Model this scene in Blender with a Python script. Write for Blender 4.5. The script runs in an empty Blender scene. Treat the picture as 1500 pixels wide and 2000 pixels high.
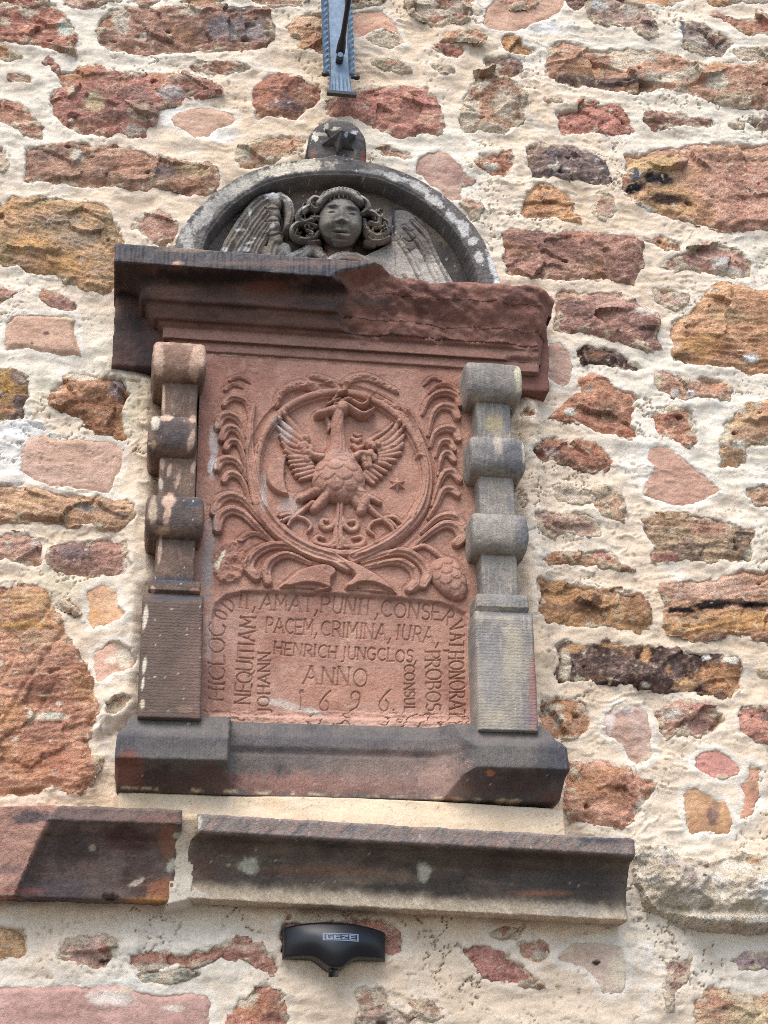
import bpy, math, random
import numpy as np
from mathutils import Matrix, Vector

random.seed(4)
rng = np.random.RandomState(7)
scene = bpy.context.scene
COL = scene.collection

# ------------------------------------------------------------------ camera
FPX = 3110.0                      # focal length in photo pixels (photo 1500 x 2000)
Zc = np.array([-115., -7005., FPX]); Zc /= np.linalg.norm(Zc)
Xc = np.array([20800., 1040., FPX]); Xc -= Zc * Xc.dot(Zc); Xc /= np.linalg.norm(Xc)
Yc = np.cross(Zc, Xc)
RWC = np.stack([Xc, Yc, Zc], 1)   # world -> camera (x right, y down, z forward)
CAM = np.array([0.0, -2.55, 1.62])
cam_data = bpy.data.cameras.new('camera')
cam = bpy.data.objects.new('camera', cam_data)
COL.objects.link(cam)
rot = RWC.T @ np.diag([1., -1., -1.])
M4 = Matrix.Identity(4)
for i in range(3):
    for j in range(3):
        M4[i][j] = rot[i, j]
    M4[i][3] = CAM[i]
cam.matrix_world = M4
cam_data.sensor_fit = 'VERTICAL'
cam_data.sensor_height = 36.0
cam_data.sensor_width = 27.0
cam_data.lens = FPX / 2000.0 * 36.0
cam_data.clip_start = 0.05
cam_data.clip_end = 3000.0
scene.camera = cam

# ------------------------------------------------------------------ sky and sun
SUN_EL, SUN_AZ = math.radians(57.0), math.radians(-26.0)   # azimuth from -Y (in front of the wall) towards +X
world = bpy.data.worlds.new('World')
scene.world = world
world.use_nodes = True
wn = world.node_tree
bg = wn.nodes['Background']
sky = wn.nodes.new('ShaderNodeTexSky')
sky.sky_type = 'NISHITA'
sky.sun_disc = False
sky.sun_elevation = SUN_EL
sky.sun_rotation = math.pi - SUN_AZ
sky.air_density = 1.0
sky.dust_density = 2.0
sky.ozone_density = 0.6
wn.links.new(sky.outputs[0], bg.inputs[0])
bg.inputs[1].default_value = 0.132
sun_data = bpy.data.lights.new('sun', 'SUN')
sun_data.energy = 1.15
sun_data.angle = math.radians(42.0)
sun_data.color = (1.0, 0.965, 0.92)
sun = bpy.data.objects.new('sun', sun_data)
COL.objects.link(sun)
to_sun = Vector((math.sin(SUN_AZ) * math.cos(SUN_EL), -math.cos(SUN_AZ) * math.cos(SUN_EL), math.sin(SUN_EL)))
sun.rotation_euler = to_sun.to_track_quat('Z', 'Y').to_euler()
sun.location = (0, -3, 8)
scene.cycles.filter_width = 0.95
scene.cycles.use_denoising = False
scene.view_settings.view_transform = 'Standard'
scene.view_settings.look = 'None'
scene.view_settings.exposure = 1.16
scene.view_settings.gamma = 1.0
scene.view_settings.use_curve_mapping = False

# ------------------------------------------------------------------ camera geometry: photo pixel <-> a plane of the wall
def uv(px, py, d=0.0):
    """photo pixel -> (x, z) on the plane that lies d metres in front of the wall"""
    px = np.asarray(px, float); py = np.asarray(py, float)
    c = np.stack([(px - 750) / FPX, (py - 1000) / FPX, np.ones_like(px + py)], -1)
    r = c @ RWC
    t = (-d - CAM[1]) / r[..., 1]
    P = CAM + r * np.asarray(t)[..., None]
    return P[..., 0], P[..., 2]
def zz(px, py, d): return float(uv(px, py, d)[1])
def xx(px, py, d): return float(uv(px, py, d)[0])
def to_px(P):
    c = (P - CAM) @ RWC.T
    return 750 + FPX * c[..., 0] / c[..., 2], 1000 + FPX * c[..., 1] / c[..., 2]

# ------------------------------------------------------------------ noise
PERM = np.concatenate([rng.permutation(256)] * 3)
GR2 = np.array([[math.cos(a), math.sin(a)] for a in np.linspace(0, 2 * math.pi, 16, endpoint=False)])
GR3 = rng.normal(size=(32, 3)); GR3 /= np.linalg.norm(GR3, axis=1)[:, None]
def fade(t): return t * t * t * (t * (t * 6 - 15) + 10)
def noise2(x, y):
    x, y = np.broadcast_arrays(np.asarray(x, float), np.asarray(y, float))
    xi = np.floor(x).astype(int); yi = np.floor(y).astype(int)
    xf = x - xi; yf = y - yi; xi &= 255; yi &= 255
    u = fade(xf); v = fade(yf)
    def g(a, b, fx, fy):
        h = GR2[PERM[PERM[(xi + a) & 255] + ((yi + b) & 255)] & 15]
        return h[..., 0] * fx + h[..., 1] * fy
    n0 = g(0, 0, xf, yf); n1 = g(1, 0, xf - 1, yf); n2 = g(0, 1, xf, yf - 1); n3 = g(1, 1, xf - 1, yf - 1)
    a = n0 + u * (n1 - n0); b = n2 + u * (n3 - n2)
    return (a + v * (b - a)) * 1.5
def noise3(P):
    X = np.floor(P).astype(int); F = P - X; X &= 255
    U = fade(F); out = 0
    for a in (0, 1):
        for b in (0, 1):
            for c in (0, 1):
                h = GR3[PERM[PERM[PERM[(X[..., 0] + a) & 255] + ((X[..., 1] + b) & 255)] + ((X[..., 2] + c) & 255)] & 31]
                d = h[..., 0] * (F[..., 0] - a) + h[..., 1] * (F[..., 1] - b) + h[..., 2] * (F[..., 2] - c)
                w = (U[..., 0] if a else 1 - U[..., 0]) * (U[..., 1] if b else 1 - U[..., 1]) * (U[..., 2] if c else 1 - U[..., 2])
                out = out + d * w
    return out * 1.6
def fbm2(x, y, o=4, g=.5):
    s = 0; a = 1.; t = 0
    for i in range(o):
        s = s + a * noise2(x * 2 ** i + 17.3 * i, y * 2 ** i - 9.1 * i); t += a; a *= g
    return s / t
def ridge2(x, y, o=4, g=.5):
    s = 0; a = 1.; t = 0
    for i in range(o):
        s = s + a * (1 - 2 * np.abs(noise2(x * 2 ** i + 31.7 * i, y * 2 ** i + 5.3 * i))); t += a; a *= g
    return s / t
def fbm3(P, o=4, g=.5):
    s = 0; a = 1.; t = 0
    for i in range(o):
        s = s + a * noise3(P * 2 ** i + 13.7 * i); t += a; a *= g
    return s / t
def sm(a, b, x):
    t = np.clip((x - a) / (b - a), 0, 1)
    return t * t * (3 - 2 * t)
def lin(c, k=0.9):
    c = np.asarray(c, float)
    g = c.mean(); c = np.clip(g + (c - g) * (.90 if c[0] > c[2] else 1.), 0, 255) / 255.      # photo colour -> stone colour, a little greyer
    return np.where(c <= .04045, c / 12.92, ((c + .055) / 1.055) ** 2.4) * k
def mix(A, B, t): return A + (B - A) * t[..., None]

# ------------------------------------------------------------------ objects
def put(o, parent=None):
    COL.objects.link(o)
    if parent is not None:
        o.parent = parent
        o.matrix_parent_inverse = Matrix.Translation(-Vector(root_loc(parent)))
    return o
def root_loc(p):
    v = Vector((0, 0, 0))
    while p is not None:
        v = v + p.location
        if p.parent is not None: v = v + p.matrix_parent_inverse.to_translation()
        p = p.parent
    return v
def thing(name, label, cat, loc):
    o = bpy.data.objects.new(name, None)
    o.location = loc; o.empty_display_size = 0.05
    COL.objects.link(o)
    o['label'] = label; o['category'] = cat
    return o
def make_mesh(name, V, F, mat, parent, col=None, smooth=True):
    """V (n,3); F (m,4) or list of index tuples; col (n,3) linear"""
    me = bpy.data.meshes.new(name)
    if isinstance(F, np.ndarray) and F.ndim == 2:
        k = F.shape[1]
        me.vertices.add(len(V)); me.vertices.foreach_set('co', np.ascontiguousarray(V, dtype=np.float32).ravel())
        me.loops.add(F.size); me.loops.foreach_set('vertex_index', F.astype(np.int32).ravel())
        me.polygons.add(len(F))
        me.polygons.foreach_set('loop_start', np.arange(0, F.size, k, dtype=np.int32))
        me.polygons.foreach_set('loop_total', np.full(len(F), k, dtype=np.int32))
        me.update(calc_edges=True)
    else:
        me.from_pydata([tuple(v) for v in V], [], [tuple(f) for f in F])
    me.polygons.foreach_set('use_smooth', np.full(len(me.polygons), smooth, dtype=bool))
    if col is not None:
        at = me.attributes.new('Col', 'FLOAT_COLOR', 'POINT')
        c4 = np.ones((len(V), 4), np.float32); c4[:, :3] = np.clip(col, 0.004, 0.9)
        at.data.foreach_set('color', c4.ravel())
    me.materials.append(mat)
    me.update()
    return put(bpy.data.objects.new(name, me), parent)
def grid_mesh(name, P, mat, parent, col=None, keep=None):
    ny, nx = P.shape[:2]
    idx = np.arange(ny * nx).reshape(ny, nx)
    F = np.stack([idx[:-1, :-1], idx[:-1, 1:], idx[1:, 1:], idx[1:, :-1]], -1).reshape(-1, 4)
    if keep is not None:
        F = F[keep.ravel()]
    used = np.unique(F)
    remap = np.full(ny * nx, -1); remap[used] = np.arange(len(used))
    return make_mesh(name, P.reshape(-1, 3)[used], remap[F], mat, parent,
                     None if col is None else col.reshape(-1, 3)[used])
def anyc(m): return m[:-1, :-1] | m[:-1, 1:] | m[1:, 1:] | m[1:, :-1]

# ------------------------------------------------------------------ materials
def nd(nt, t, **kw):
    n = nt.nodes.new(t)
    for k, v in kw.items(): setattr(n, k, v)
    return n
def stone_mat(name, bumps, rough=.92, vary=.3, tool=None, speck=0.0, spec=.25):
    """colour comes from the vertex attribute, grain from noise; bumps = [(scale, detail, metres)]"""
    m = bpy.data.materials.new(name); m.use_nodes = True
    nt = m.node_tree; L = nt.links.new
    b = nt.nodes['Principled BSDF']
    b.inputs['Roughness'].default_value = rough
    b.inputs['Specular IOR Level'].default_value = spec
    at = nd(nt, 'ShaderNodeAttribute', attribute_name='Col')
    geo = nd(nt, 'ShaderNodeNewGeometry')
    n1 = nd(nt, 'ShaderNodeTexNoise'); n1.inputs['Scale'].default_value = 210; n1.inputs['Detail'].default_value = 6
    n1.inputs['Roughness'].default_value = .72
    L(geo.outputs['Position'], n1.inputs['Vector'])
    mr = nd(nt, 'ShaderNodeMapRange'); mr.inputs[1].default_value = .25; mr.inputs[2].default_value = .75
    mr.inputs[3].default_value = 1 - vary; mr.inputs[4].default_value = 1 + vary
    L(n1.outputs[0], mr.inputs[0])
    n2 = nd(nt, 'ShaderNodeTexNoise'); n2.inputs['Scale'].default_value = 34; n2.inputs['Detail'].default_value = 4
    L(geo.outputs['Position'], n2.inputs['Vector'])
    mr2 = nd(nt, 'ShaderNodeMapRange'); mr2.inputs[1].default_value = .3; mr2.inputs[2].default_value = .7
    mr2.inputs[3].default_value = 1 - vary * .45; mr2.inputs[4].default_value = 1 + vary * .45
    L(n2.outputs[0], mr2.inputs[0])
    mu = nd(nt, 'ShaderNodeMath', operation='MULTIPLY'); L(mr.outputs[0], mu.inputs[0]); L(mr2.outputs[0], mu.inputs[1])
    sc = nd(nt, 'ShaderNodeVectorMath', operation='SCALE'); L(at.outputs['Color'], sc.inputs[0]); L(mu.outputs[0], sc.inputs['Scale'])
    out = sc.outputs[0]
    if speck > 0:
        vo = nd(nt, 'ShaderNodeTexNoise'); vo.inputs['Scale'].default_value = 620; vo.inputs['Detail'].default_value = 2
        L(geo.outputs['Position'], vo.inputs['Vector'])
        cr = nd(nt, 'ShaderNodeMapRange'); cr.inputs[1].default_value = .66; cr.inputs[2].default_value = .76; cr.inputs[4].default_value = speck
        L(vo.outputs[0], cr.inputs[0])
        mx = nd(nt, 'ShaderNodeMix', data_type='RGBA'); L(cr.outputs[0], mx.inputs[0]); L(out, mx.inputs[6])
        mx.inputs[7].default_value = (.62, .55, .45, 1)
        out = mx.outputs[2]
    L(out, b.inputs['Base Color'])
    prev = None
    for s, det, dist in bumps:
        n = nd(nt, 'ShaderNodeTexNoise'); n.inputs['Scale'].default_value = s; n.inputs['Detail'].default_value = det
        n.inputs['Roughness'].default_value = .65
        L(geo.outputs['Position'], n.inputs['Vector'])
        bp = nd(nt, 'ShaderNodeBump'); bp.inputs['Strength'].default_value = 1.0; bp.inputs['Distance'].default_value = dist
        L(n.outputs[0], bp.inputs['Height'])
        if prev is not None: L(prev, bp.inputs['Normal'])
        prev = bp.outputs[0]
    if tool is not None:
        mp = nd(nt, 'ShaderNodeMapping'); mp.inputs['Rotation'].default_value = tool.get('rot', (0, 0, 0))
        L(geo.outputs['Position'], mp.inputs['Vector'])
        w = nd(nt, 'ShaderNodeTexWave', wave_type='BANDS', bands_direction=tool['axis'])
        w.inputs['Scale'].default_value = tool['scale']; w.inputs['Distortion'].default_value = tool.get('dis', 2.5)
        w.inputs['Detail'].default_value = 2; w.inputs['Detail Scale'].default_value = 3
        L(mp.outputs[0], w.inputs['Vector'])
        n = nd(nt, 'ShaderNodeTexNoise'); n.inputs['Scale'].default_value = 14
        L(geo.outputs['Position'], n.inputs['Vector'])
        mm = nd(nt, 'ShaderNodeMath', operation='MULTIPLY'); L(w.outputs['Fac'], mm.inputs[0]); L(n.outputs[0], mm.inputs[1])
        bp = nd(nt, 'ShaderNodeBump'); bp.inputs['Distance'].default_value = tool['dist']
        L(mm.outputs[0], bp.inputs['Height'])
        if prev is not None: L(prev, bp.inputs['Normal'])
        prev = bp.outputs[0]
    if prev is not None: L(prev, b.inputs['Normal'])
    return m
def plain_mat(name, c, rough=.5, metal=0., bump=None, spec=.5, vary=.0):
    m = bpy.data.materials.new(name); m.use_nodes = True
    nt = m.node_tree; b = nt.nodes['Principled BSDF']; L = nt.links.new
    b.inputs['Base Color'].default_value = (*c, 1); b.inputs['Roughness'].default_value = rough
    b.inputs['Metallic'].default_value = metal; b.inputs['Specular IOR Level'].default_value = spec
    geo = nd(nt, 'ShaderNodeNewGeometry')
    n = nd(nt, 'ShaderNodeTexNoise'); n.inputs['Scale'].default_value = bump[0] if bump else 60; n.inputs['Detail'].default_value = 5
    L(geo.outputs['Position'], n.inputs['Vector'])
    if bump:
        bp = nd(nt, 'ShaderNodeBump'); bp.inputs['Distance'].default_value = bump[1]
        L(n.outputs[0], bp.inputs['Height']); L(bp.outputs[0], b.inputs['Normal'])
    if vary:
        mr = nd(nt, 'ShaderNodeMapRange'); mr.inputs[1].default_value = .3; mr.inputs[2].default_value = .7
        mr.inputs[3].default_value = 1 - vary; mr.inputs[4].default_value = 1 + vary
        L(n.outputs[0], mr.inputs[0])
        sc = nd(nt, 'ShaderNodeVectorMath', operation='SCALE'); sc.inputs[0].default_value = c
        L(mr.outputs[0], sc.inputs['Scale']); L(sc.outputs[0], b.inputs['Base Color'])
    return m
M_MORTAR = stone_mat('lime mortar', [(90, 6, .0012), (330, 6, .0010), (900, 2, .0005)], vary=.16, speck=.10)
M_RUBBLE = stone_mat('rubble sandstone', [(70, 7, .0062), (240, 6, .0045)], vary=.46, speck=.25)
M_SMOOTH = stone_mat('dressed rubble', [(120, 5, .0020), (420, 5, .0014)], vary=.22, speck=.12)
M_CARVED = stone_mat('carved red sandstone', [(110, 6, .0024), (420, 5, .0013)], vary=.24, speck=.12)
M_CRUST = stone_mat('weathered grey stone', [(95, 6, .0022), (380, 5, .0012)], vary=.34, speck=.18)
M_TOOLV = stone_mat('stone with vertical tooling', [(140, 6, .0016), (480, 4, .0008)], vary=.25, speck=.08,
                    tool=dict(axis='X', scale=62, dist=.0007, dis=6.))
M_TOOLH = stone_mat('stone with level tooling', [(140, 6, .0012), (480, 4, .0008)], vary=.22, speck=.06,
                    tool=dict(axis='Z', scale=58, dist=.0007, dis=5.))

# ------------------------------------------------------------------ raster helpers
def catmull(pts, n=6):
    pts = np.asarray(pts, float)
    if len(pts) < 3: return pts
    p = np.vstack([2 * pts[0] - pts[1], pts, 2 * pts[-1] - pts[-2]])
    out = []
    for i in range(1, len(p) - 2):
        for t in np.linspace(0, 1, n, endpoint=False):
            a, b, c, d = p[i - 1], p[i], p[i + 1], p[i + 2]
            out.append(.5 * (2 * b + (c - a) * t + (2 * a - 5 * b + 4 * c - d) * t * t + (3 * b - a - 3 * c + d) * t ** 3))
    out.append(p[-2])
    return np.array(out)
class Frame:
    """a plane standing in the world; heights grow along N"""
    def __init__(s, o, U, V, N):
        s.o, s.U, s.V, s.N = [np.asarray(a, float) for a in (o, U, V, N)]
    def px(s, x, y, h=0.):
        x = np.asarray(x, float); y = np.asarray(y, float)
        c = np.stack([(x - 750) / FPX, (y - 1000) / FPX, np.ones_like(x + y)], -1)
        r = c @ RWC
        o = s.o + s.N * h
        t = ((o - CAM) @ s.N) / (r @ s.N)
        P = CAM + r * np.asarray(t)[..., None] - s.o
        return P @ s.U, P @ s.V
    def world(s, u, v, h):
        return s.o + u[..., None] * s.U + v[..., None] * s.V + h[..., None] * s.N
WALL = Frame((0, 0, 0), (1, 0, 0), (0, 0, 1), (0, -1, 0))
class Ras:
    def __init__(s, fr, box, res, d=0.):
        """box in photo pixels, laid on the frame at height d"""
        x0, y0, x1, y1 = box
        s.fr = fr
        a, b = fr.px(np.array([x0, x1, x0, x1]), np.array([y0, y0, y1, y1]), d)
        s.res = res
        s.u = np.arange(a.min(), a.max() + res, res); s.v = np.arange(b.min(), b.max() + res, res)
        s.U, s.V = np.meshgrid(s.u, s.v)
        s.shape = s.U.shape
    def new(s, v=0.): return np.full(s.shape, float(v))
    def pts(s, P, h=0.):
        P = np.asarray(P, float)
        a, b = s.fr.px(P[:, 0], P[:, 1], h)
        return np.stack([a, b], 1)
    def win(s, lo, hi):
        i0, i1 = np.searchsorted(s.u, [lo[0], hi[0]]); j0, j1 = np.searchsorted(s.v, [lo[1], hi[1]])
        return slice(max(j0 - 1, 0), j1 + 1), slice(max(i0 - 1, 0), i1 + 1)
    def poly(s, P, h=0., pad=.012, smooth=0, warp=0., wfreq=60., seed=0.):
        """signed distance (metres, + inside) to a polygon of photo pixels; returns window and field"""
        Q = s.pts(P, h)
        if smooth:
            Q = catmull(np.vstack([Q, Q[:1]]), smooth)[:-1]
        w = s.win(Q.min(0) - pad, Q.max(0) + pad)
        x = s.U[w]; y = s.V[w]
        if warp:
            x = x + warp * fbm2(x * wfreq + seed, y * wfreq + 3.1, 4, .6); y = y + warp * fbm2(s.U[w] * wfreq + seed + 40, y * wfreq, 4, .6)
        best = np.full(x.shape, 9.); ins = np.zeros(x.shape, bool)
        n = len(Q)
        for i in range(n):
            ax, ay = Q[i]; bx, by = Q[(i + 1) % n]
            dx, dy = bx - ax, by - ay
            t = np.clip(((x - ax) * dx + (y - ay) * dy) / (dx * dx + dy * dy + 1e-12), 0, 1)
            best = np.minimum(best, np.hypot(x - ax - t * dx, y - ay - t * dy))
            if ay != by:
                c = (ay > y) != (by > y)
                ins ^= c & (x < (bx - ax) * (y - ay) / (by - ay) + ax)
        return w, np.where(ins, best, -best)
    def stroke(s, P, h=0., n=6, k=1.0):
        """P = [(x, y, halfwidth px)...]; returns window, t (0 on the axis, 1 at the edge), along 0..1, side"""
        P = np.asarray(P, float)
        C = catmull(P, n)
        Q = s.pts(C[:, :2], h)
        W = C[:, 2] * PXM * k
        m = W.max()
        w = s.win(Q.min(0) - m, Q.max(0) + m)
        x = s.U[w]; y = s.V[w]
        T = np.full(x.shape, 9.); A = np.zeros(x.shape); S = np.zeros(x.shape)
        L = np.concatenate([[0], np.cumsum(np.hypot(*np.diff(Q, axis=0).T))]); L /= L[-1]
        for i in range(len(Q) - 1):
            d = Q[i + 1] - Q[i]
            t = np.clip(((x - Q[i, 0]) * d[0] + (y - Q[i, 1]) * d[1]) / (d @ d + 1e-14), 0, 1)
            ex = x - Q[i, 0] - t * d[0]; ey = y - Q[i, 1] - t * d[1]
            r = np.hypot(ex, ey) / (W[i] + (W[i + 1] - W[i]) * t)
            better = r < T
            T = np.where(better, r, T); A = np.where(better, L[i] + (L[i + 1] - L[i]) * t, A)
            S = np.where(better, np.sign(d[0] * ey - d[1] * ex) * r, S)
        return w, T, A, S
PXM = 0.00093      # metres per photo pixel on the wall near the plaque
def dome(t, p=2.0): return np.clip(1 - np.clip(t, 0, 1) ** p, 0, 1) ** (1 / p)
def put_max(H, w, v): H[w] = np.maximum(H[w], v)
def pline(s): return [tuple(float(q) for q in p.split(',')) for p in s.split()]
def paint(C, X, Y, blobs, seed=0., freq=.035, rag=.55):
    """blobs = (x, y, rx, ry, colour, amount[, slant]) in photo pixels, edges torn by noise"""
    n = fbm2(X * freq + seed, Y * freq + seed * 1.7, 5, .62)
    n2 = fbm2(X * freq * 4 + seed, Y * freq * 4 - seed, 3, .6)
    for bl in blobs:
        x, y, rx, ry, c, a = bl[:6]
        dx, dy = X - x, Y - y
        if len(bl) > 6:
            s, co = math.sin(math.radians(bl[6])), math.cos(math.radians(bl[6]))
            dx, dy = dx * co + dy * s, -dx * s + dy * co
        r = np.hypot(dx / rx, dy / ry) + rag * (n * 1.3 + n2 * .7)
        C = mix(C, lin(c), sm(1.12 + min(.25, max(rx, ry) / 300.), .82 - min(.45, max(rx, ry) / 160.), r) * a)
    return C
# ------------------------------------------------------------------ THE WALL: mortar bed and rubble stones
TILES = dict(A=(0, 0), B=(500, 0), C=(1000, 0), D=(0, 500), E=(1000, 500), F=(0, 1000), G=(1000, 1000),
             H=(0, 1500), I=(500, 1500), J=(1000, 1500))
CREAM = (226, 204, 170); WHITE = (232, 222, 204)
STONES = []
def S(tile, kind, c1, c2, smear, pts, patches='', proud=None):
    """tile coordinates are thirds of a photo pixel (P: plain pixels); kind r rough, l layered, f flat, c crumbly"""
    if tile == 'P': ox, oy, k = 0, 0, 1.
    else: (ox, oy), k = TILES[tile], 1 / 3.
    P = []
    for x, y in pline(pts):
        x, y = ox + x * k, oy + y * k
        if x < 0: x -= 45
        if x > 1500: x += 45
        if y < 0: y -= 40
        if y > 2000: y += 40
        P.append((x, y))
    pt = []
    for q in patches.split(';'):
        if q.strip():
            f = [float(v) for v in q.split(',')]
            pt.append((ox + f[0] * k, oy + f[1] * k, f[2] * k, f[3] * k, (f[4], f[5], f[6]), f[7] if len(f) > 7 else .9))
    STONES.append((kind, c1, c2, smear, P, pt, proud))
RED = (178, 106, 82); RD2 = (150, 84, 66); ORG = (206, 143, 92); OR2 = (184, 112, 66); OCH = (196, 148, 82); OC2 = (165, 112, 58)
PNK = (202, 148, 126); PN2 = (186, 130, 108); PUR = (162, 98, 84); PU2 = (128, 84, 76); BRN = (120, 82, 58); BR2 = (86, 56, 42)
GRY = (168, 142, 118)
# upper left
S('A','r',(188,116,76),(170,98,66),.25,'-40,-20 220,0 320,30 375,80 400,110 440,160 435,220 400,255 430,300 380,305 300,285 200,270 100,245 0,230 -40,230','160,70,70,45,228,205,165;40,60,40,25,225,205,165;385,165,52,60,205,204,178,1;30,150,25,20,225,200,160')
S('A','r',(170,108,88),(150,92,76),.3,'580,100 640,60 760,45 900,45 1100,40 1250,35 1400,45 1480,62 1560,80 1590,150 1590,220 1570,270 1500,285 1400,290 1250,295 1150,300 850,325 700,310 590,270 570,200','1330,180,150,70,104,96,100,.8;1410,70,90,30,70,62,58;710,130,55,75,226,204,172;840,215,25,18,235,220,190;1120,90,80,25,220,190,160;790,275,110,30,120,66,50,.7;1500,200,70,60,150,136,128,.8;1300,60,60,25,110,80,66,.7')
S('A','c',(216,152,82),(190,126,70),.4,'-30,270 30,275 110,325 60,345 -30,335')
S('A','c',RED,RD2,.2,'250,365 285,330 300,350 335,385 335,420 310,405 295,370 265,375')
S('A','c',(168,108,88),RD2,.3,'40,470 60,430 110,420 185,450 190,490 130,480 70,480')
S('A','r',(182,108,86),(158,92,74),.22,'295,560 330,530 380,510 330,430 345,410 440,405 560,380 640,410 720,430 820,420 900,435 1080,430 1150,470 1240,500 1285,540 1180,570 1080,580 1000,610 930,620 900,700 860,740 855,805 760,800 700,780 620,805 540,780 480,785 360,730 310,660','555,600,65,58,214,178,124;1000,560,80,40,206,186,176;830,680,100,70,140,112,86,.8;430,680,42,30,92,50,40;1050,480,110,22,224,180,150,.7;800,570,90,50,140,96,90,.6;780,770,60,30,196,176,150;420,550,22,30,220,196,150', 10)
S('A','c',(166,106,82),RD2,.35,'1125,395 1150,360 1230,360 1300,365 1400,365 1460,400 1400,420 1220,430 1150,410')
S('A','f',(202,148,122),(194,138,112),.0,'1005,690 1040,660 1120,635 1200,630 1300,645 1360,660 1390,695 1350,730 1270,745 1220,795 1140,795 1080,755 1030,740')
S('A','r',(194,134,90),(176,112,74),.35,'-40,580 50,580 130,605 180,660 195,700 245,740 230,790 150,780 110,740 0,720 -40,720')
S('A','r',(180,118,92),(160,104,80),.2,'140,900 155,850 300,845 400,830 500,835 580,855 680,855 800,880 900,910 960,940 1100,955 1200,960 1250,980 1290,1050 1250,1110 1210,1140 1100,1130 980,1090 920,1085 850,1110 760,1110 640,1085 500,1095 330,1070 150,1050','450,920,45,32,236,216,180,1;270,890,110,60,140,96,84,.7;780,980,140,60,196,136,88,.7;960,1020,70,40,120,96,90,.7;1150,1010,110,45,186,150,96,.7;1100,1100,140,28,160,100,60,.7', 9)
S('A','c',(206,168,140),(180,110,88),.6,'-40,840 10,850 30,900 45,960 20,1010 -40,1000')
S('P','l',(198,150,86),(166,124,76),.1,'-10,430 12,395 20,386 60,384 110,385 165,390 200,398 215,412 224,440 247,475 228,500 224,560 205,575 170,565 145,555 115,535 70,533 35,518 -10,508','110,435,60,16,128,112,92,.6;60,480,45,16,214,156,66,.7;150,470,50,20,150,124,96,.7;190,520,30,25,150,120,90,.6;130,520,60,20,206,148,64,.8', 12)
S('A','r',(200,138,118),(184,112,92),.3,'780,1320 800,1280 860,1250 930,1235 980,1260 1020,1310 1050,1330 1020,1400 960,1440 900,1425 870,1390 830,1350')
S('P','r',(206,154,100),(178,132,86),.4,'460,310 468,293 490,278 505,268 530,265 555,267 590,265 596,280 588,297 560,303 540,310 515,320 490,330 470,328','478,305,14,14,226,206,172;520,312,20,8,150,124,98,.7')
# upper middle
S('B','r',(228,178,122),(216,158,104),.3,'195,160 230,110 300,80 380,70 410,90 410,310 330,295 260,270 270,230 215,190','370,260,50,30,206,132,84,.9;300,120,50,30,232,192,146,.7')
S('B','f',(212,150,120),(200,132,102),.1,'560,70 640,60 730,60 800,110 830,160 870,255 850,250 830,190 750,165 680,185 640,210 560,220','730,180,60,14,206,140,70,.8')
S('B','c',(206,180,144),(170,142,106),.6,'640,230 690,200 760,170 830,200 850,250 800,270 720,265 660,245')
S('B','r',(172,104,80),(150,86,66),.5,'885,30 900,-30 1260,-30 1265,30 1240,110 1180,130 1130,110 1080,150 1020,135 960,110 910,80','1000,40,60,60,228,206,170;1120,80,60,30,228,206,170;1200,40,60,40,206,180,150')
S('P','f',(200,144,118),(190,130,104),.0,'943,45 950,15 965,0 985,-15 1110,-15 1102,12 1090,25 1060,38 1030,52 1005,60 975,60 955,55')
S('B','c',(214,156,96),(190,128,80),.4,'1080,230 1110,200 1150,190 1220,185 1290,200 1325,235 1310,265 1240,250 1180,235 1120,240')
S('B','r',(206,130,90),(186,108,72),.15,'1015,275 1060,262 1150,258 1210,270 1220,295 1180,325 1130,320 1080,295')
S('P','r',(196,136,64),(164,104,46),.05,'980,80 985,68 1000,66 1020,75 1025,85 1043,92 1035,102 1010,106 988,102')
S('B','c',(176,150,118),(130,108,88),.5,'690,360 760,340 830,345 890,380 900,420 850,430 780,410 720,390','790,370,60,22,196,140,90,.8')
S('B','c',(206,184,156),(184,152,124),.6,'1010,380 1080,365 1150,380 1165,420 1100,430 1040,410')
S('P','r',(172,102,66),(144,80,54),.12,'493,190 497,170 515,155 545,143 572,145 585,152 598,160 622,165 625,190 618,205 600,212 578,235 560,228 530,225 505,232 497,215','565,205,40,10,120,92,90,.7;590,190,22,14,170,110,82,.8;570,152,10,4,236,210,180;515,180,14,18,196,126,76,.7;560,195,5,30,96,66,60,.6',9)
S('B','r',(206,132,98),(188,112,80),.18,'410,600 440,570 560,540 640,520 720,520 800,500 920,510 1000,520 1040,570 1075,620 1090,680 1115,740 1090,780 960,780 870,800 780,790 720,745 660,715 590,690 530,680 430,670','430,610,30,50,134,92,72,.8;640,520,40,18,226,204,170;800,520,40,14,228,206,172;830,718,90,22,120,64,48,.8;1010,710,80,40,216,156,124,.6',11)  # dark patch low on the face is the undercut's shadow, painted in
S('P','r',(174,112,82),(150,90,66),.5,'897,245 900,215 912,190 925,165 930,145 960,140 1000,155 1015,165 1025,185 1020,215 1025,230 1005,245 985,258 960,255 930,250 905,255','915,225,22,36,226,204,168;985,205,24,30,222,196,160;940,165,16,14,224,200,164;950,250,30,10,216,190,150')
S('P','r',(142,96,84),(116,76,70),.25,'950,130 947,115 960,108 985,108 1010,112 1025,125 1022,142 1005,150 985,150 965,142','968,128,12,7,226,204,170')
S('B','r',(196,136,106),(180,116,88),.3,'710,865 760,860 830,875 890,900 925,930 880,935 800,905 740,890')
S('B','f',(182,132,116),(166,112,98),.1,'930,980 950,930 1000,900 1080,880 1130,900 1200,970 1230,1020 1290,1050 1260,1080 1200,1080 1200,1130 1220,1170 1150,1180 1090,1130 1020,1080 980,1030 935,1010','1180,1010,40,40,140,92,86,.7;1120,1130,70,40,200,152,128,.6;1060,930,60,30,196,150,132,.5')
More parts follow.
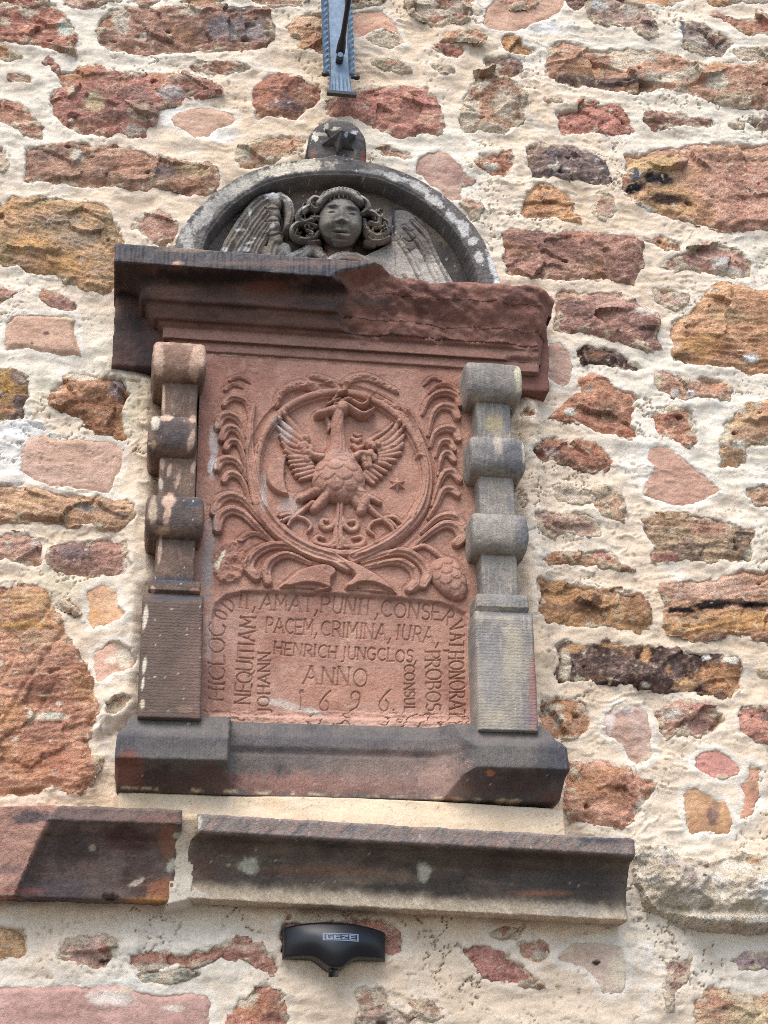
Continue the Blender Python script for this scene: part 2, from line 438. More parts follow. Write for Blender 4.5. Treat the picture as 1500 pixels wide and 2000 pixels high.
S('P','r',(196,124,74),(170,100,56),.3,'927,318 940,303 960,300 985,295 1000,288 1003,320 990,340 970,345 945,330 935,325','958,328,16,9,228,214,184,1')
S('B','c',(170,108,90),RD2,.3,'660,960 700,950 745,965 740,985 690,980')
S('B','c',(210,156,126),(196,132,104),.5,'1190,1190 1240,1160 1300,1180 1340,1220 1300,1260 1280,1290 1250,1240')
S('P','r',(168,102,86),(140,80,70),.12,'985,455 1000,445 1030,450 1075,455 1120,452 1180,458 1240,462 1253,475 1252,520 1240,555 1225,552 1190,545 1140,545 1090,548 1030,540 995,533 985,500','1060,470,50,18,124,72,66,.6;1130,465,30,9,190,120,76,.7;1200,520,40,20,130,72,62,.6;1110,530,60,12,196,140,110,.5',10)
# upper right
S('C','r',(176,136,112),(150,112,94),.45,'430,60 450,0 620,-20 760,10 800,60 835,140 850,215 800,225 750,205 700,160 640,150 560,150 480,130','500,40,60,40,206,202,184;690,60,60,40,214,190,160;820,190,30,30,120,104,106,.8')
S('P','r',(204,144,98),(184,120,80),.3,'1385,30 1400,22 1420,30 1445,40 1480,35 1510,38 1510,65 1465,68 1440,55 1405,35','1500,55,14,14,196,110,72')
S('P','c',(172,158,140),(130,118,104),.4,'1400,-10 1500,-10 1510,6 1410,5')
S('P','r',(150,118,102),(124,98,90),.35,'1330,45 1345,42 1380,50 1400,65 1420,75 1433,85 1425,100 1410,110 1385,105 1350,98 1335,90','1362,84,22,12,224,204,172;1334,60,5,16,98,96,104')
S('P','c',(190,164,136),(150,112,96),.6,'1433,100 1460,92 1510,95 1510,122 1470,120 1440,112')
S('P','r',(204,144,106),(182,118,82),.42,'1072,95 1085,85 1110,82 1150,93 1180,98 1240,95 1290,100 1330,112 1365,128 1420,125 1510,135 1510,210 1450,208 1395,198 1350,180 1300,172 1245,180 1200,178 1150,168 1090,160 1070,145','1120,155,40,9,92,64,54;1175,163,70,10,90,62,52;1235,163,44,9,92,68,56;1150,135,50,14,206,152,92,.8;1220,120,30,22,234,206,166;1300,155,50,12,230,212,176;1400,165,24,16,230,212,176;1430,195,50,10,186,158,116,.9;1260,110,30,14,228,204,168;1345,150,20,14,228,206,170',13)  # dark patches along the underside: darker stone plus the overhang's shadow painted in
S('C','r',(194,118,84),(172,100,70),.08,'265,660 330,640 400,630 480,625 560,605 640,625 680,690 720,765 640,780 560,780 480,765 400,780 280,770','345,730,10,9,60,30,24;450,725,8,6,70,36,28',6)
S('C','r',(186,110,74),(150,80,52),.1,'395,600 450,592 505,600 490,635 430,630')
S('C','c',(196,130,98),(180,110,80),.4,'200,575 300,575 300,600 210,600')
S('C','r',(160,98,82),(136,80,68),.25,'770,700 800,665 900,670 1000,670 1080,690 1170,695 1180,735 1120,735 1000,735 900,750 840,765 800,740','1000,690,60,14,222,198,164;850,745,50,14,120,56,40,.8;1130,700,40,14,170,110,72,.8')
S('P','c',(172,124,106),PU2,.5,'1425,242 1440,236 1455,240 1452,250 1435,250')
S('P','r',(174,132,114),(140,110,104),.35,'1463,238 1480,230 1510,230 1510,257 1480,252')
S('C','r',(118,88,76),(98,76,74),.12,'85,860 140,830 180,825 210,855 280,850 370,855 430,890 500,910 545,950 580,1010 560,1070 500,1075 400,1060 340,1050 240,1040 120,1035 95,950','230,995,36,16,232,216,188;310,1020,26,9,232,216,188;490,955,16,10,214,204,190;110,1010,24,30,86,82,84;280,845,40,14,216,172,98',9)
S('C','l',(220,158,86),(192,124,62),.1,'65,1180 90,1130 140,1085 200,1090 280,1110 330,1150 360,1175 345,1220 390,1300 320,1280 240,1265 170,1280 60,1270 50,1245','190,1145,70,16,196,140,98,.8;190,1190,110,9,150,90,40,.8')
S('C','r',(212,158,134),(196,132,106),.45,'470,1220 490,1150 540,1135 590,1160 605,1230 580,1270 540,1290 490,1270')
S('P','r',(208,148,114),(184,120,90),.12,'1215,300 1250,300 1290,290 1340,283 1400,280 1510,280 1510,445 1465,450 1420,450 1380,435 1350,430 1320,425 1290,420 1255,400 1235,385 1215,370 1215,345 1228,335 1225,320','1270,335,60,34,212,172,96,1;1290,400,70,40,206,158,84,1;1280,352,44,15,52,44,44,1;1300,392,46,13,70,50,42,1;1238,370,20,9,40,38,42,1;1240,345,12,12,70,66,70,1;1420,296,80,9,206,160,100,.8;1250,412,24,12,220,220,204,1;1440,312,90,5,120,72,50,.7',12)
S('C','r',(158,92,76),(130,72,58),.25,'780,1390 850,1385 930,1395 990,1430 1000,1460 920,1475 850,1440')
S('P','r',(196,132,114),(172,104,90),.45,'1290,520 1300,510 1340,490 1365,475 1400,475 1440,485 1470,510 1465,535 1445,543 1400,535 1350,525 1310,525','1405,516,16,10,236,228,212,1;1430,535,40,9,222,206,180')
# middle right
S('E','c',(210,180,160),(184,130,110),.55,'830,200 890,190 980,200 1035,230 1020,280 960,310 890,290 850,250','900,210,40,16,190,120,100,.8')
S('P','r',(168,102,88),(142,84,76),.25,'1085,570 1110,563 1135,570 1165,570 1210,572 1240,585 1265,605 1278,620 1282,645 1287,675 1270,682 1240,675 1195,660 1150,650 1115,652 1085,640','1120,583,24,10,206,150,120;1260,612,26,12,230,206,186;1190,590,40,14,204,150,130,.6;1115,600,22,14,120,72,68,.7',9)
S('E','f',(196,142,124),(182,124,106),.1,'215,510 280,510 330,560 355,650 340,740 300,760 250,740 215,700')
S('E','r',(108,72,56),(78,50,44),.12,'380,540 440,525 520,530 600,545 650,570 700,610 780,650 720,665 640,645 560,625 480,620 420,615 395,580','480,580,70,26,140,82,52,.8;640,590,40,20,74,60,64,.7')
S('P','l',(212,154,90),(186,124,66),.06,'1310,640 1325,625 1355,610 1365,590 1390,570 1410,558 1450,560 1490,570 1515,580 1515,730 1470,728 1430,718 1380,715 1340,710 1320,700 1315,670','1370,680,50,22,196,140,54,.8;1335,700,18,9,110,70,40,.8;1465,703,14,9,236,232,220,1;1420,620,44,18,190,146,104,.7;1400,690,26,20,156,100,46,.7;1470,600,60,20,222,160,100,.7',14)
S('E','r',(196,136,112),(176,110,86),.3,'845,690 900,680 960,700 1040,720 1120,715 1200,730 1270,750 1290,800 1260,845 1190,835 1100,830 1020,840 940,820 870,780 845,740','950,808,26,18,238,230,214,1;1040,815,26,18,238,230,214,1;1190,770,90,40,190,128,74,.8')
S('E','r',(196,126,76),(166,98,58),.12,'225,945 300,890 350,850 420,800 410,720 460,695 540,705 620,770 700,790 770,820 720,850 710,920 700,980 745,1000 740,1050 690,1075 600,1050 500,1040 440,1000 370,970 300,960','335,925,34,22,236,224,196,1;560,910,90,60,146,92,66,.8;470,780,90,50,220,150,96,.8;440,790,24,24,150,130,116,.7;690,1040,50,30,170,90,50,.8',11)
S('E','r',(202,136,86),(176,104,62),.3,'820,920 860,885 960,890 1060,900 1080,980 1070,1040 1080,1090 1040,1110 960,1070 860,1045 845,960','890,910,40,18,234,220,190,1;945,985,40,26,130,80,60,.8;1050,950,20,50,230,210,176,.9')
S('P','r',(212,166,104),(186,134,78),.3,'1405,880 1410,845 1435,810 1465,790 1515,785 1515,865 1465,867 1450,875 1455,900 1440,912 1410,910','1412,850,14,26,228,206,168;1440,872,14,10,228,216,190;1500,800,20,14,222,150,96,.8')
S('E','r',(158,94,64),(126,72,50),.15,'100,1150 170,1080 260,1060 340,1080 440,1095 520,1110 560,1150 590,1210 560,1250 480,1265 420,1250 340,1220 240,1200 150,1200','150,1160,40,26,90,52,40,.8;230,1160,40,26,196,170,150,.7;450,1170,90,50,176,104,62,.7',10)
S('E','f',(192,130,108),(182,118,96),.0,'810,1130 850,1120 920,1125 1000,1180 1080,1240 1160,1310 1230,1375 1180,1400 1060,1450 960,1460 870,1430 780,1390 775,1350 830,1280 835,1230 800,1190')
S('E','c',(176,112,80),(150,90,62),.3,'40,925 80,900 130,935 140,950 90,960 45,950')
S('P','c',(222,180,138),(206,146,104),.45,'1160,960 1185,955 1208,962 1220,985 1215,1000 1180,995 1165,980')
S('P','c',(222,198,170),(206,172,146),.7,'1085,950 1110,945 1150,955 1160,980 1120,985 1090,975')
S('P','c',(184,124,94),(160,104,80),.35,'1458,955 1480,950 1515,952 1515,985 1475,985 1458,972')
# lower right
S('P','c',(204,150,130),(186,120,100),.45,'1040,1005 1060,1000 1100,1005 1140,1002 1165,1015 1177,1035 1170,1045 1140,1045 1110,1040 1060,1046 1045,1040')
S('P','c',(208,156,116),(186,124,88),.4,'1160,985 1200,985 1225,995 1228,1012 1200,1014 1175,1005')
S('P','l',(180,136,100),(150,112,84),.12,'1257,1015 1280,1008 1310,1003 1360,1005 1400,1015 1440,1030 1478,1038 1470,1055 1473,1080 1465,1095 1440,1097 1380,1095 1320,1092 1280,1093 1282,1065 1265,1040','1310,1020,40,10,150,100,66,.7;1380,1035,40,12,196,130,88,.7;1445,1045,18,6,60,50,46,.8;1300,1090,30,8,206,130,100,.8;1462,1085,12,12,196,186,150;1370,1068,90,3,90,66,50,.7',9)
S('G','r',(186,132,86),(160,104,64),.3,'155,300 210,255 320,235 430,235 520,215 590,220 620,260 640,300 700,345 640,340 560,320 480,315 400,310 300,300 200,305','550,262,70,34,202,126,106,1')
S('G','r',(190,136,66),(150,98,46),.08,'150,400 200,395 300,410 400,430 500,455 600,460 690,470 750,490 785,540 800,620 805,680 760,705 680,690 600,670 500,665 400,680 300,650 200,645 150,600','380,560,140,22,96,58,34,.8;480,540,40,30,90,54,34,.8;560,480,90,18,110,70,46,.8;250,500,60,40,206,150,74,.7;690,560,50,60,150,96,50,.7;220,620,60,30,218,156,82,.8;620,590,26,60,190,150,100,.7;180,440,40,40,130,76,46,.7',7)
S('P','l',(206,150,98),(186,128,72),.08,'1293,1140 1310,1135 1400,1130 1420,1120 1450,1113 1515,1118 1515,1255 1480,1250 1465,1238 1420,1237 1380,1248 1335,1240 1310,1235 1295,1220 1303,1195 1300,1165','1400,1150,120,24,208,150,124,1;1330,1165,26,12,150,110,90,.7;1350,1225,60,18,200,144,66,1;1450,1215,80,26,198,140,60,1;1350,1215,30,12,160,124,84,.7;1330,1194,34,7,44,30,30,1;1400,1180,50,8,44,30,30,1;1470,1182,50,6,44,30,30,1;1380,1187,40,7,50,34,32,1',7)
S('P','r',(92,60,48),(74,48,40),.05,'1085,1320 1095,1300 1085,1260 1105,1252 1140,1262 1180,1255 1250,1262 1275,1268 1330,1272 1400,1278 1440,1285 1450,1300 1448,1345 1430,1362 1400,1358 1350,1350 1290,1350 1240,1338 1170,1330 1110,1328 1090,1335','1405,1325,46,30,186,126,62,1;1335,1340,24,14,210,160,90,1;1260,1282,10,18,206,146,70,1;1120,1268,24,9,206,152,76,1;1103,1300,10,34,232,212,176,1;1210,1262,40,6,196,140,64,.9;1378,1284,10,7,240,232,214,1;1425,1290,16,10,230,214,190,1;1258,1342,9,4,240,232,214,1;1150,1325,40,4,150,96,50,.8;1305,1310,5,12,190,130,60,.9;1430,1340,10,26,200,140,70,.8',6)
S('G','r',(206,142,84),(180,114,62),.25,'150,1110 200,1120 270,1095 350,1105 420,1130 440,1180 465,1220 450,1280 400,1310 340,1340 260,1320 200,1300 160,1280','240,1150,60,26,230,208,174;265,1230,34,40,230,208,174;350,1210,9,30,120,70,40,.8')
S('G','f',(200,156,142),(182,130,112),.2,'545,1240 560,1180 600,1140 660,1120 740,1125 790,1170 800,1230 815,1290 810,1350 830,1420 780,1460 730,1475 690,1440 670,1380 620,1330 560,1300','640,1150,80,30,224,204,190,.8;570,1230,26,70,226,206,190,.7')
S('G','r',(200,136,116),(180,110,92),.3,'870,1190 920,1150 980,1110 1060,1115 1150,1150 1240,1180 1250,1230 1180,1290 1100,1310 1000,1300 920,1320 880,1290','930,1190,60,30,228,210,188;1090,1150,60,30,176,96,80,.7')
S('P','r',(198,124,100),(174,100,80),.2,'1440,1400 1455,1385 1480,1383 1515,1390 1515,1445 1480,1447 1460,1435 1445,1425','1495,1403,18,6,110,80,76,.8')
S('P','f',(200,126,106),(192,116,96),.12,'1358,1480 1370,1468 1400,1465 1425,1478 1440,1492 1445,1505 1425,1518 1395,1520 1375,1510 1360,1500')
S('P','r',(212,148,100),(188,122,78),.12,'1118,1495 1150,1490 1190,1492 1215,1502 1270,1525 1278,1535 1270,1560 1250,1580 1240,1600 1210,1618 1170,1612 1120,1600 1108,1580 1110,1540','1258,1580,18,24,226,206,180,.9;1210,1530,50,14,170,104,66,.6',9)
S('P','c',(220,176,118),(200,146,94),.4,'1480,1305 1515,1302 1515,1325 1490,1320')
S('J','f',(198,148,84),(176,124,66),.08,'1010,150 1060,110 1110,140 1180,180 1250,200 1280,260 1295,320 1270,385 1200,370 1130,365 1060,390 1030,340 1015,260','1170,280,34,60,110,70,56,1;1190,240,26,60,140,92,70,.8;1240,270,20,70,206,150,80,.8')
S('J','f',(212,152,102),(192,126,82),.1,'1400,-20 1455,0 1450,80 1450,170 1420,220 1400,280 1345,300 1335,260 1370,220 1380,150 1350,100 1385,60','1410,110,26,40,160,104,76,.9')
S('P','c',(206,146,112),(180,110,84),.35,'1010,1845 1040,1835 1070,1838 1073,1868 1045,1880 1025,1870','1055,1865,16,9,222,196,164')
S('P','f',(210,176,146),(198,158,128),.25,'1090,1870 1120,1845 1160,1840 1215,1850 1225,1900 1215,1935 1180,1940 1165,1910 1140,1885 1110,1880','1165,1880,9,5,50,36,30,1;1215,1900,26,40,226,204,160,.8;1130,1865,40,16,196,140,110,.5')
S('P','r',(180,104,86),(156,86,74),.2,'903,1850 925,1845 955,1850 985,1862 1010,1880 1035,1900 1058,1925 1040,1926 1010,1922 985,1918 950,1910 930,1890 915,1870')
S('P','c',(206,170,150),(180,116,100),.55,'1303,1885 1330,1875 1350,1865 1350,1890 1335,1920 1315,1945 1310,1970 1300,1960 1302,1920')
S('P','c',(190,150,144),(160,120,120),.4,'1433,1875 1450,1862 1480,1860 1515,1865 1515,1890 1470,1888 1445,1890')
S('P','l',(212,162,112),(190,128,84),.3,'1355,1965 1375,1940 1390,1925 1420,1935 1430,1950 1480,1945 1515,1940 1515,2010 1370,2010','1412,1968,14,6,56,34,26,1;1470,1985,50,24,222,188,130,.9;1390,1960,30,14,206,136,92,.8')
# middle left
S('D','r',(190,124,104),(166,100,84),.2,'-30,190 60,200 105,215 50,245 0,275 -30,280')
S('D','r',(196,136,120),(176,112,98),.12,'230,230 250,195 320,210 390,245 450,280 420,325 350,310 280,285')
S('D','f',(202,148,122),(188,130,106),.12,'30,390 90,345 180,340 300,350 400,360 440,370 430,430 450,500 475,580 420,575 350,580 250,560 140,535 40,535 30,480','270,462,18,12,96,56,48,1;100,432,8,6,110,64,54,1;190,522,8,5,80,46,40,1',9)
S('D','r',(160,116,68),(116,82,60),.15,'-30,660 60,660 120,690 160,730 175,800 150,860 140,950 60,950 0,960 -30,950','30,750,55,60,208,158,64,1;110,720,60,40,120,90,86,.7;110,870,40,50,96,74,70,.8;40,900,60,30,170,110,60,.8',9)
S('D','r',(160,102,52),(130,78,42),.06,'295,820 340,770 370,700 420,670 520,700 600,715 690,730 750,790 770,840 730,880 720,960 720,1020 770,1090 690,1060 640,1030 560,1020 480,960 400,930 320,890','470,705,110,40,224,200,168,1;400,790,90,40,208,146,88,1;540,770,120,26,206,146,92,.9;690,800,50,70,116,92,88,.9;480,870,120,60,150,92,44,.7',16)
S('D','f',(202,150,130),(192,138,116),.06,'130,1150 170,1060 250,1045 340,1080 460,1075 560,1085 640,1090 720,1140 710,1220 680,1300 640,1385 540,1375 420,1350 300,1350 200,1300 120,1260','400,1085,120,12,216,170,110,.7',4)
# lower left
S('P','l',(212,164,104),(186,136,84),.12,'-10,945 40,948 90,955 150,970 200,972 250,980 265,995 260,1015 245,1030 215,1035 180,1025 130,1025 80,1020 -10,1018','168,995,26,10,134,116,98,.8;240,1015,16,8,110,82,58,.8;60,985,60,12,222,170,100,.7',10)
S('F','r',(204,140,118),(184,116,94),.25,'-30,150 60,140 170,140 230,170 245,250 240,300 200,325 120,290 50,280 -30,270','50,195,14,14,236,220,196,1;200,185,30,26,228,200,176;190,290,50,30,176,110,76,.8')
S('F','r',(186,126,108),(162,104,92),.15,'275,270 320,220 420,190 540,175 640,165 720,190 740,250 765,330 720,360 600,365 500,380 420,375 340,340','430,245,100,50,124,92,90,.8;650,250,90,70,186,116,100,.7;745,320,22,40,224,204,178')
S('P','t',(206,142,90),(184,116,70),.08,'-10,1150 40,1147 75,1148 92,1160 105,1200 120,1220 125,1240 145,1280 165,1300 175,1330 180,1360 195,1390 185,1400 188,1420 175,1440 170,1478 195,1482 190,1500 170,1530 155,1548 130,1545 100,1535 70,1555 -10,1555','60,1180,70,30,212,160,90,1;50,1225,70,10,206,150,60,.9;80,1250,60,16,222,176,124,.7;60,1270,28,14,170,120,90,.6;110,1290,30,40,186,122,86,.6;60,1340,60,14,170,100,62,.7;100,1370,60,10,150,86,52,.8;98,1402,40,9,228,212,178,1;60,1402,7,16,222,202,164,1;90,1430,50,20,176,112,80,.8;20,1400,30,30,206,140,70,.7;100,1490,80,30,190,112,66,.7;40,1540,50,10,150,90,58,.8',13)
S('F','f',(224,170,106),(206,150,98),.1,'510,460 600,420 660,440 680,490 690,550 740,610 700,650 620,655 550,670 520,620 525,540','545,610,30,50,220,160,80,.8;630,520,50,50,206,156,120,.6')
S('F','c',(222,176,132),(206,150,110),.4,'365,520 400,510 430,550 445,580 400,575 370,545')
S('F','f',(208,150,128),(192,130,110),.2,'560,820 640,765 700,770 770,820 800,880 780,930 720,950 660,960 600,1000 565,990 555,920','740,860,60,70,230,208,176,1;650,880,34,24,228,206,172,1')
S('F','c',(208,156,132),(188,126,100),.4,'615,1140 650,1105 720,1100 760,1130 740,1170 670,1200 625,1190')
# bottom left
S('P','l',(218,170,98),(200,146,78),.08,'-10,1812 20,1812 45,1815 52,1840 55,1865 30,1872 -10,1860')
S('P','c',(206,154,138),(190,124,106),.4,'118,1865 130,1840 160,1835 200,1832 218,1840 220,1870 212,1885 190,1895 150,1885 125,1870','205,1878,14,6,60,34,28,1;208,1850,12,16,180,110,84,.9')
S('P','r',(192,120,94),(170,100,78),.25,'250,1862 280,1860 330,1860 370,1865 400,1855 440,1840 480,1838 510,1845 530,1870 540,1890 530,1902 500,1885 460,1872 430,1868 405,1880 380,1890 340,1885 280,1900 255,1885','480,1850,40,9,206,150,128,.8;300,1890,40,8,226,208,182')
S('P','f',(190,132,122),(172,112,104),.1,'-10,1930 40,1927 100,1930 140,1925 180,1930 230,1925 270,1935 300,1945 380,1938 405,1945 412,1960 400,2010 -10,2010','215,1950,50,16,230,212,188,.9;340,1970,26,6,226,206,180;95,1985,60,9,140,88,80,.6',8)
S('P','r',(204,128,88),(180,106,74),.2,'448,1995 455,1970 480,1950 500,1925 530,1930 550,1945 560,1970 560,1990 555,2010 450,2010','480,1950,26,20,222,200,162;540,1955,16,30,180,110,88,.8')
S('P','c',(196,186,156),(170,160,132),.4,'265,1905 300,1895 360,1895 385,1905 330,1920 280,1920')
S('P','r',(190,116,92),(170,98,78),.25,'550,1860 548,1805 580,1800 620,1803 680,1800 720,1797 760,1805 785,1825 787,1860 760,1862 700,1870 600,1875')
S('P','r',(212,176,152),(190,126,100),.55,'690,1935 710,1925 745,1935 760,1960 780,1975 830,1990 860,2010 700,2010 705,1975')
S('P','c',(202,150,120),(184,122,96),.4,'805,1958 840,1955 860,1975 870,1990 840,1990 815,1980')
S('P','c',(206,152,124),(190,124,98),.5,'960,1825 990,1815 1020,1815 1010,1835 980,1830')
S('P','c',(176,98,80),RD2,.4,'549,1800 560,1783 572,1786 566,1800')
# beyond the frame, so that the wall goes on
fr_ = random.Random(11)
PAL = [(RED, RD2), (ORG, OR2), (OCH, OC2), (PNK, PN2), (PUR, PU2), (BRN, BR2), ((206, 146, 108), (184, 118, 86)), ((196, 136, 112), (172, 110, 90))]
def filler(x0, y0, x1, y1):
    y = y0
    while y < y1 - 20:
        h = fr_.uniform(45, 95); x = x0 + fr_.uniform(-5, 30)
        while x < x1 - 30:
            w = fr_.uniform(70, 190)
            if x + w > x1 + 25: w = x1 + 25 - x
            if w > 40:
                P = []
                for a in range(10):
                    t = a / 10 * 2 * math.pi; c, s_ = math.cos(t), math.sin(t)
                    k = fr_.uniform(.82, 1.0) / max(abs(c), abs(s_)) ** .72
                    P.append((x + w / 2 + c * k * w * .46, y + h / 2 + s_ * k * h * .42))
                c1, c2 = fr_.choice(PAL)
                STONES.append((fr_.choice('rrlcf'), c1, c2, fr_.uniform(.05, .45), P, [], None))
            x += w + fr_.uniform(14, 30)
        y += h + fr_.uniform(14, 26)
filler(-330, -420, -62, 2180); filler(1560, -420, 1900, 2180)
filler(-62, -420, 1560, -45); filler(-62, 2055, 1560, 2180)

wall = thing('stone_wall', 'old rubble wall of red, orange and ochre stones bedded in cream mortar', 'wall', (0.35, 0, 2.0))
RW = 0.0024
W = Ras(WALL, (-280, -380, 1880, 2150), RW)
X, Z = W.U, W.V
PX, PY = to_px(np.stack([X, np.zeros_like(X), Z], -1))
lowf = fbm2(X * 5, Z * 7, 3)
pill = fbm2(X * 14 + 3, Z * 24, 3)
trow = fbm2(X * 22 + 8 * lowf, Z * 95 + 6 * lowf, 4, .6)
grit = fbm2(X * 130, Z * 150, 3, .6)
lump = np.maximum(ridge2(X * 30 + 5, Z * 42, 4, .55), 0)
crumb = .5 * sm(.08, .36, fbm2(X * 4.2 + 9, Z * 4.2 + 2, 3))      # zones where the pointing is crumbly
trz = sm(-.05, .3, fbm2(X * 6 + 14, Z * 6, 2))
MORT = .005 * lowf + (.0080 * pill) + .0022 * trow * trz * (1 - .3 * crumb) + .0007 * grit + .0030 * lump * crumb
# trowel ridges and hairline cracks
rid = ridge2(X * 9 + 1.5 * pill, Z * 26 + 2 * lowf, 2)
MORT += .0030 * sm(.70, .95, rid) * sm(.0, .3, fbm2(X * 3 + 4, Z * 3, 2))
crk = np.abs(fbm2(X * 16 + 7, Z * 19 + 2, 4, .55)); crk_on = sm(.12, .32, fbm2(X * 5 + 20, Z * 5, 2))
CRACK = sm(.022, .0, crk) * crk_on
MORT -= .006 * CRACK
MORT += .0006 * fbm2(X * 240, Z * 240, 2)
pits = sm(.42, .6, noise2(X * 120, Z * 120)) * sm(.0, .25, fbm2(X * 6, Z * 6 + 30, 2))
MORT -= .0025 * pits
# the smooth bed of mortar under the plinth
w, sd = W.poly(pline('221,1535 460,1545 700,1548 900,1560 1108,1572 1108,1668 395,1632 350,1620 215,1612'), .05)
bedk = sm(-.002, .012, sd)
bedk = bedk * sm(-.006, .008, sd + .006 * fbm2(X[w] * 22, Z[w] * 30, 3)); BED = np.zeros(W.shape); BED[w] = bedk; BED *= sm(1122, 1080, PX + 14 * fbm2(X * 30, Z * 30, 3))
btop, bbot = zz(640, 1550, .06) , zz(640, 1606, .08)
MORT = MORT * (1 - .75 * BED) + (np.interp(Z, [bbot - .02, btop], [.080, .060]) + .004 * fbm2(X * 12, Z * 24, 4)) * BED
# the pointing shoulder left of the memorial and the joint between the two ledge stones
w, sd = W.poly(pline('200,700 300,735 300,1140 276,1150 262,1400 190,1420 205,1300 240,1150 255,900 232,800'), .02)
SH = np.zeros(W.shape); SH[w] = sm(-.02, .015, sd)
MORT += .022 * SH
w, sd = W.poly(pline('1028,770 1048,780 1062,1000 1075,1420 1040,1425 1020,1000'), .02)
SH2 = np.zeros(W.shape); SH2[w] = sm(-.02, .012, sd)
MORT += .018 * SH2
w, sd = W.poly(pline('338,1594 404,1592 392,1640 376,1752 325,1764 330,1640'), .08)
JO = np.zeros(W.shape); JO[w] = sm(-.003, .003, sd)
ztj, zbj = zz(360, 1600, .1), zz(360, 1752, .06)
jt = np.clip((Z - zbj) / (ztj - zbj), 0, 1)
MORT = MORT * (1 - JO) + (np.interp(jt, [0, .3, .6, .85, 1], [.052, .055, .066, .088, .098]) + .002 * pill) * JO
# mortar colour
tint = fbm2(X * 2.2 + 4, Z * 2.2, 3); tint2 = fbm2(X * 9, Z * 12, 4, .6)
MC = np.empty(W.shape + (3,)); MC[:] = lin((237, 213, 183))
MC = mix(MC, lin((236, 224, 202)), sm(-.05, .35, tint) * .8)
MC = mix(MC, lin((222, 192, 156)), sm(-.02, .38, -tint) * .6)
MC = mix(MC, lin((206, 182, 154)), sm(.1, .5, tint2) * .6)
MC = mix(MC, lin((240, 234, 222)), sm(.18, .5, -tint2) * .45)
MC = mix(MC, lin((196, 176, 144)), np.clip(crumb * sm(-.1, .4, grit), 0, 1) * .5)
MC = mix(MC, lin((150, 122, 92)), CRACK * .7)
MC = mix(MC, lin((168, 144, 112)), pits * .5)
MC = mix(MC, lin((226, 200, 164)), BED * .8)
MC = mix(MC, lin((216, 182, 136)), BED * sm(.0, .4, tint2) * .5)
MC = mix(MC, lin((150, 116, 84)), BED * sm(.010, .0, np.abs(fbm2(X * 11 + 3, Z * 26, 3))) * .7)
MC = paint(MC, PX, PY, [(255, 725, 55, 35, (150, 138, 116), .8), (40, 840, 60, 40, (244, 240, 232), .9), (30, 900, 50, 60, (240, 236, 228), .7),
     (340, 230, 30, 20, (240, 236, 230), .8), (440, 265, 40, 14, (240, 236, 228), .7), (1060, 55, 60, 12, (240, 236, 228), .8), (1245, 905, 40, 60, (240, 230, 214), .6),
     (250, 800, 40, 60, (206, 196, 160), .5), (120, 1130, 60, 30, (214, 204, 164), .5), (90, 770, 40, 40, (206, 196, 162), .5),
     (660, 205, 10, 26, (196, 172, 130), .8), (640, 1690, 20, 20, (200, 180, 140), .3)], 3.)
sink = np.zeros(W.shape)
kidx = 0
def lift(c):
    c = np.array(c, float)
    if c.mean() > 62:
        g = c.mean(); red = c[0] - c[1] > 40 and c[0] - c[2] < 100
        if red: c = g + (c - g) * .97 + np.array([4., 5., -5.])
        c = c + (255 - c) * .20
        if c[0] - c[2] > 80: c = c + np.array([5., -4., 2.])
    return tuple(c)
